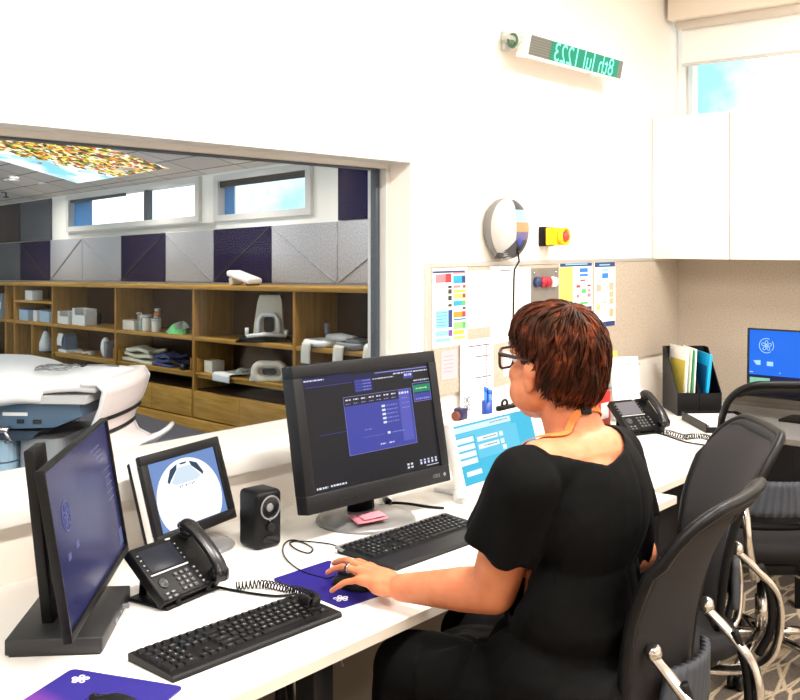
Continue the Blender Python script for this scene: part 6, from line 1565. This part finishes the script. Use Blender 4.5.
def lock(az, start, end, r0, lift, curl, flick=0.):
    """az 0 = forehead, pi = nape; polar angle runs from start to end"""
    pts = []; rad = []; n = 9; ph = rh.uniform(0, 6)
    for i in range(n+1):
        f = i/n; th_ = start+(end-start)*f; a_ = az+curl*f*f+.05*math.sin(5*f+ph)
        d = TILT @ Vector((math.sin(th_)*math.sin(a_), math.sin(th_)*math.cos(a_), math.cos(th_)))
        k = .985+lift*math.sin(PI*min(1, f*.9+.08))+flick*f**3
        pts.append(scalp(d, k)); rad.append(max(.0006, r0*(math.sin(PI*min(.97, .2+f*.78)))**.6*(1-.6*f*f)))
    b.tube(pts, rad, 5, 0, flat=.5, up=(pts[0]-HC_))
def limit(a):
    a = abs(a)
    if a < .6: return 1.40
    if a < 1.2: return 1.40+(a-.6)*.40
    if a < 1.75: return 1.60
    return 1.60+min(1, (a-1.75)/.35)*.62
for i in range(1700):
    az = rh.uniform(-PI, PI); mx = limit(az)+rh.uniform(-.10, .12)
    st = rh.uniform(.0, max(.1, mx-.55)); en = min(mx, st+rh.uniform(.55, 1.05))
    if rh.random() < .35: en = mx; st = max(.02, mx-rh.uniform(.6, 1.0))
    lock(az, st, en, rh.uniform(.0026, .0056), rh.uniform(.02, .13), rh.uniform(-.30, .22)+(-.15 if abs(az) < 1 else 0), rh.uniform(-.05, .07))
for i in range(110):                                     # swept fringe, full over the forehead
    az = rh.uniform(-1.3, .5); st = rh.uniform(.35, .7); lock(az, st, limit(az)+rh.uniform(-.14, .06), rh.uniform(.003, .006), rh.uniform(.08, .18), rh.uniform(-.6, -.2), rh.uniform(.0, .06))
for i in range(90):                                     # over the ears
    s_ = rh.choice((-1, 1)); az = s_*rh.uniform(1.3, 1.8); lock(az, rh.uniform(.6, .9), limit(az)+rh.uniform(-.14, .02), rh.uniform(.003, .0055), rh.uniform(.03, .10), s_*rh.uniform(.0, .25), rh.uniform(0, .04))
for i in range(260):                                     # ragged nape
    az = PI+rh.uniform(-1.25, 1.25); en = 2.22+rh.uniform(-.20, .14)-.12*abs(az-PI); lock(az, rh.uniform(1.35, 1.7), en, rh.uniform(.0026, .0052), rh.uniform(.03, .10), rh.uniform(-.2, .2), rh.uniform(-.04, .06))
o = b.build('lock', HAIR, cap); o['kind'] = 'stuff'

# ================================================================== OUTSIDE: sky and trees beyond the far windows
wd = bpy.data.worlds.new('sky'); SC.world = wd; wd.use_nodes = True; nt = wd.node_tree; N = nt.nodes; L = nt.links
tc = N.new('ShaderNodeTexCoord'); n = N.new('ShaderNodeTexNoise'); n.inputs['Scale'].default_value = 3.2; n.inputs['Detail'].default_value = 6; n.inputs['Roughness'].default_value = .6
rp = N.new('ShaderNodeValToRGB'); e = rp.color_ramp.elements; e[0].position = .40; e[0].color = (.26, .68, .82, 1); e[1].position = .56; e[1].color = (1, 1, 1, 1)
L.new(tc.outputs['Generated'], n.inputs['Vector']); L.new(n.outputs['Fac'], rp.inputs['Fac']); L.new(rp.outputs['Color'], N['Background'].inputs['Color']); N['Background'].inputs['Strength'].default_value = 1.9
def tree(lab, base, hgt, rad, nl, seed, m):
    t = thing('tree', lab, 'tree', base, 0, 'trees outside the scanner room'); g = random.Random(seed)
    b = MB(); b.tube([(0, 0, 0), (.05, .05, hgt*.4), (0, .1, hgt*.8)], [.12, .09, .04], 8)
    for k in range(14):
        a = g.uniform(0, 2*PI); z = g.uniform(.35, .8)*hgt; b.tube([(0, .05, z), (math.cos(a)*rad*.6, math.sin(a)*rad*.6, z+rad*.4), (math.cos(a)*rad*.95, math.sin(a)*rad*.95, z+rad*.5)], [.035, .02, .008], 5)
    b.build('trunk', mat('bark_haze_blue', rgb(150, 170, 190), .9), t)
    b = MB()
    for k in range(nl):
        d = Vector((g.gauss(0, 1), g.gauss(0, 1), g.gauss(0, .8))).normalized()*rad*g.random()**.45; c = Vector((0, 0, hgt*.78))+d
        x = Vector((g.gauss(0, 1), g.gauss(0, 1), g.gauss(0, 1))).normalized(); y = x.orthogonal().normalized(); s_ = g.uniform(.05, .11)
        b.face([c-x*s_, c+y*s_*.45, c+x*s_, c-y*s_*.45])
    lv = b.build('leaves', m, t); lv['kind'] = 'stuff'
LEAFM = mat('leaf_haze_blue', rgb(120, 160, 190), .6)  # bright haze painted into the leaves, and into the bark above
tree('hazy tree outside the small far window', FP(-.1, -.2, 5.0), 2.9, 1.3, 900, 5, LEAFM)
tree('hazy tree outside the long far window', FP(-3.5, -.2, 7.5), 3.0, 1.2, 420, 8, LEAFM)
# added lamps brighten the scanner room beside its lit panel
def added_far_lamp(s, t, pw, lab):
    z = HC-.005+GR*(t-.4)-.03
    o = thing('ceiling_light', lab, 'light', FP(s, z, t), RZF, 'ceiling lights of the scanner room')
    b = MB(); b.span((-.06, -.06, 0), (.06, .06, .02)); b.build('frame', WPLAST, o)
    l = bpy.data.lights.new('lamp', 'AREA'); l.size = .10; l.energy = pw; l.color = (1., .97, .92); l.spread = R(150)
    q = bpy.data.objects.new('lamp', l); COL.objects.link(q); q.parent = o; q.location = (0, 0, -.006)
for s_, t_, p_, lb in ((1.2, -.22, 13, 'small ceiling light near the window jamb in the scanner room'), (-.35, -.22, 13, 'small ceiling light in front of the small far window'), (-2.0, -.0, 7, 'small ceiling light at the tip of the leaf panel'), (-4.3, -.22, 11, 'small ceiling light left of the leaf panel')): added_far_lamp(s_, t_, p_, lb)
pd = thing('added_fill_light', 'added fill light hanging unseen high over the scanner table', 'light', FP(-1.6, 2.62, -3.0), RZF)  # added out of sight to brighten the table and the tiled ceiling
b = MB(); b.span((-.5, -.08, 0), (.5, .08, .05), bev=.01); b.cyl((-.3, 0, .05), (-.3, 0, .45), .006, 8); b.cyl((.3, 0, .05), (.3, 0, .45), .006, 8); b.build('housing', WPLAST, pd)
for nm, zz, rx, pw, sp_a in (('lamp_down', -.006, 0, 190, 75), ('lamp_up', .056, PI+.9, 130, 150)):
    l = bpy.data.lights.new(nm, 'AREA'); l.shape = 'RECTANGLE'; l.size = .95; l.size_y = .14; l.energy = pw; l.color = (1, .97, .93); l.spread = R(sp_a)
    q = bpy.data.objects.new(nm, l); COL.objects.link(q); q.parent = pd; q.location = (0, 0, zz); q.rotation_euler = (rx, 0, 0)
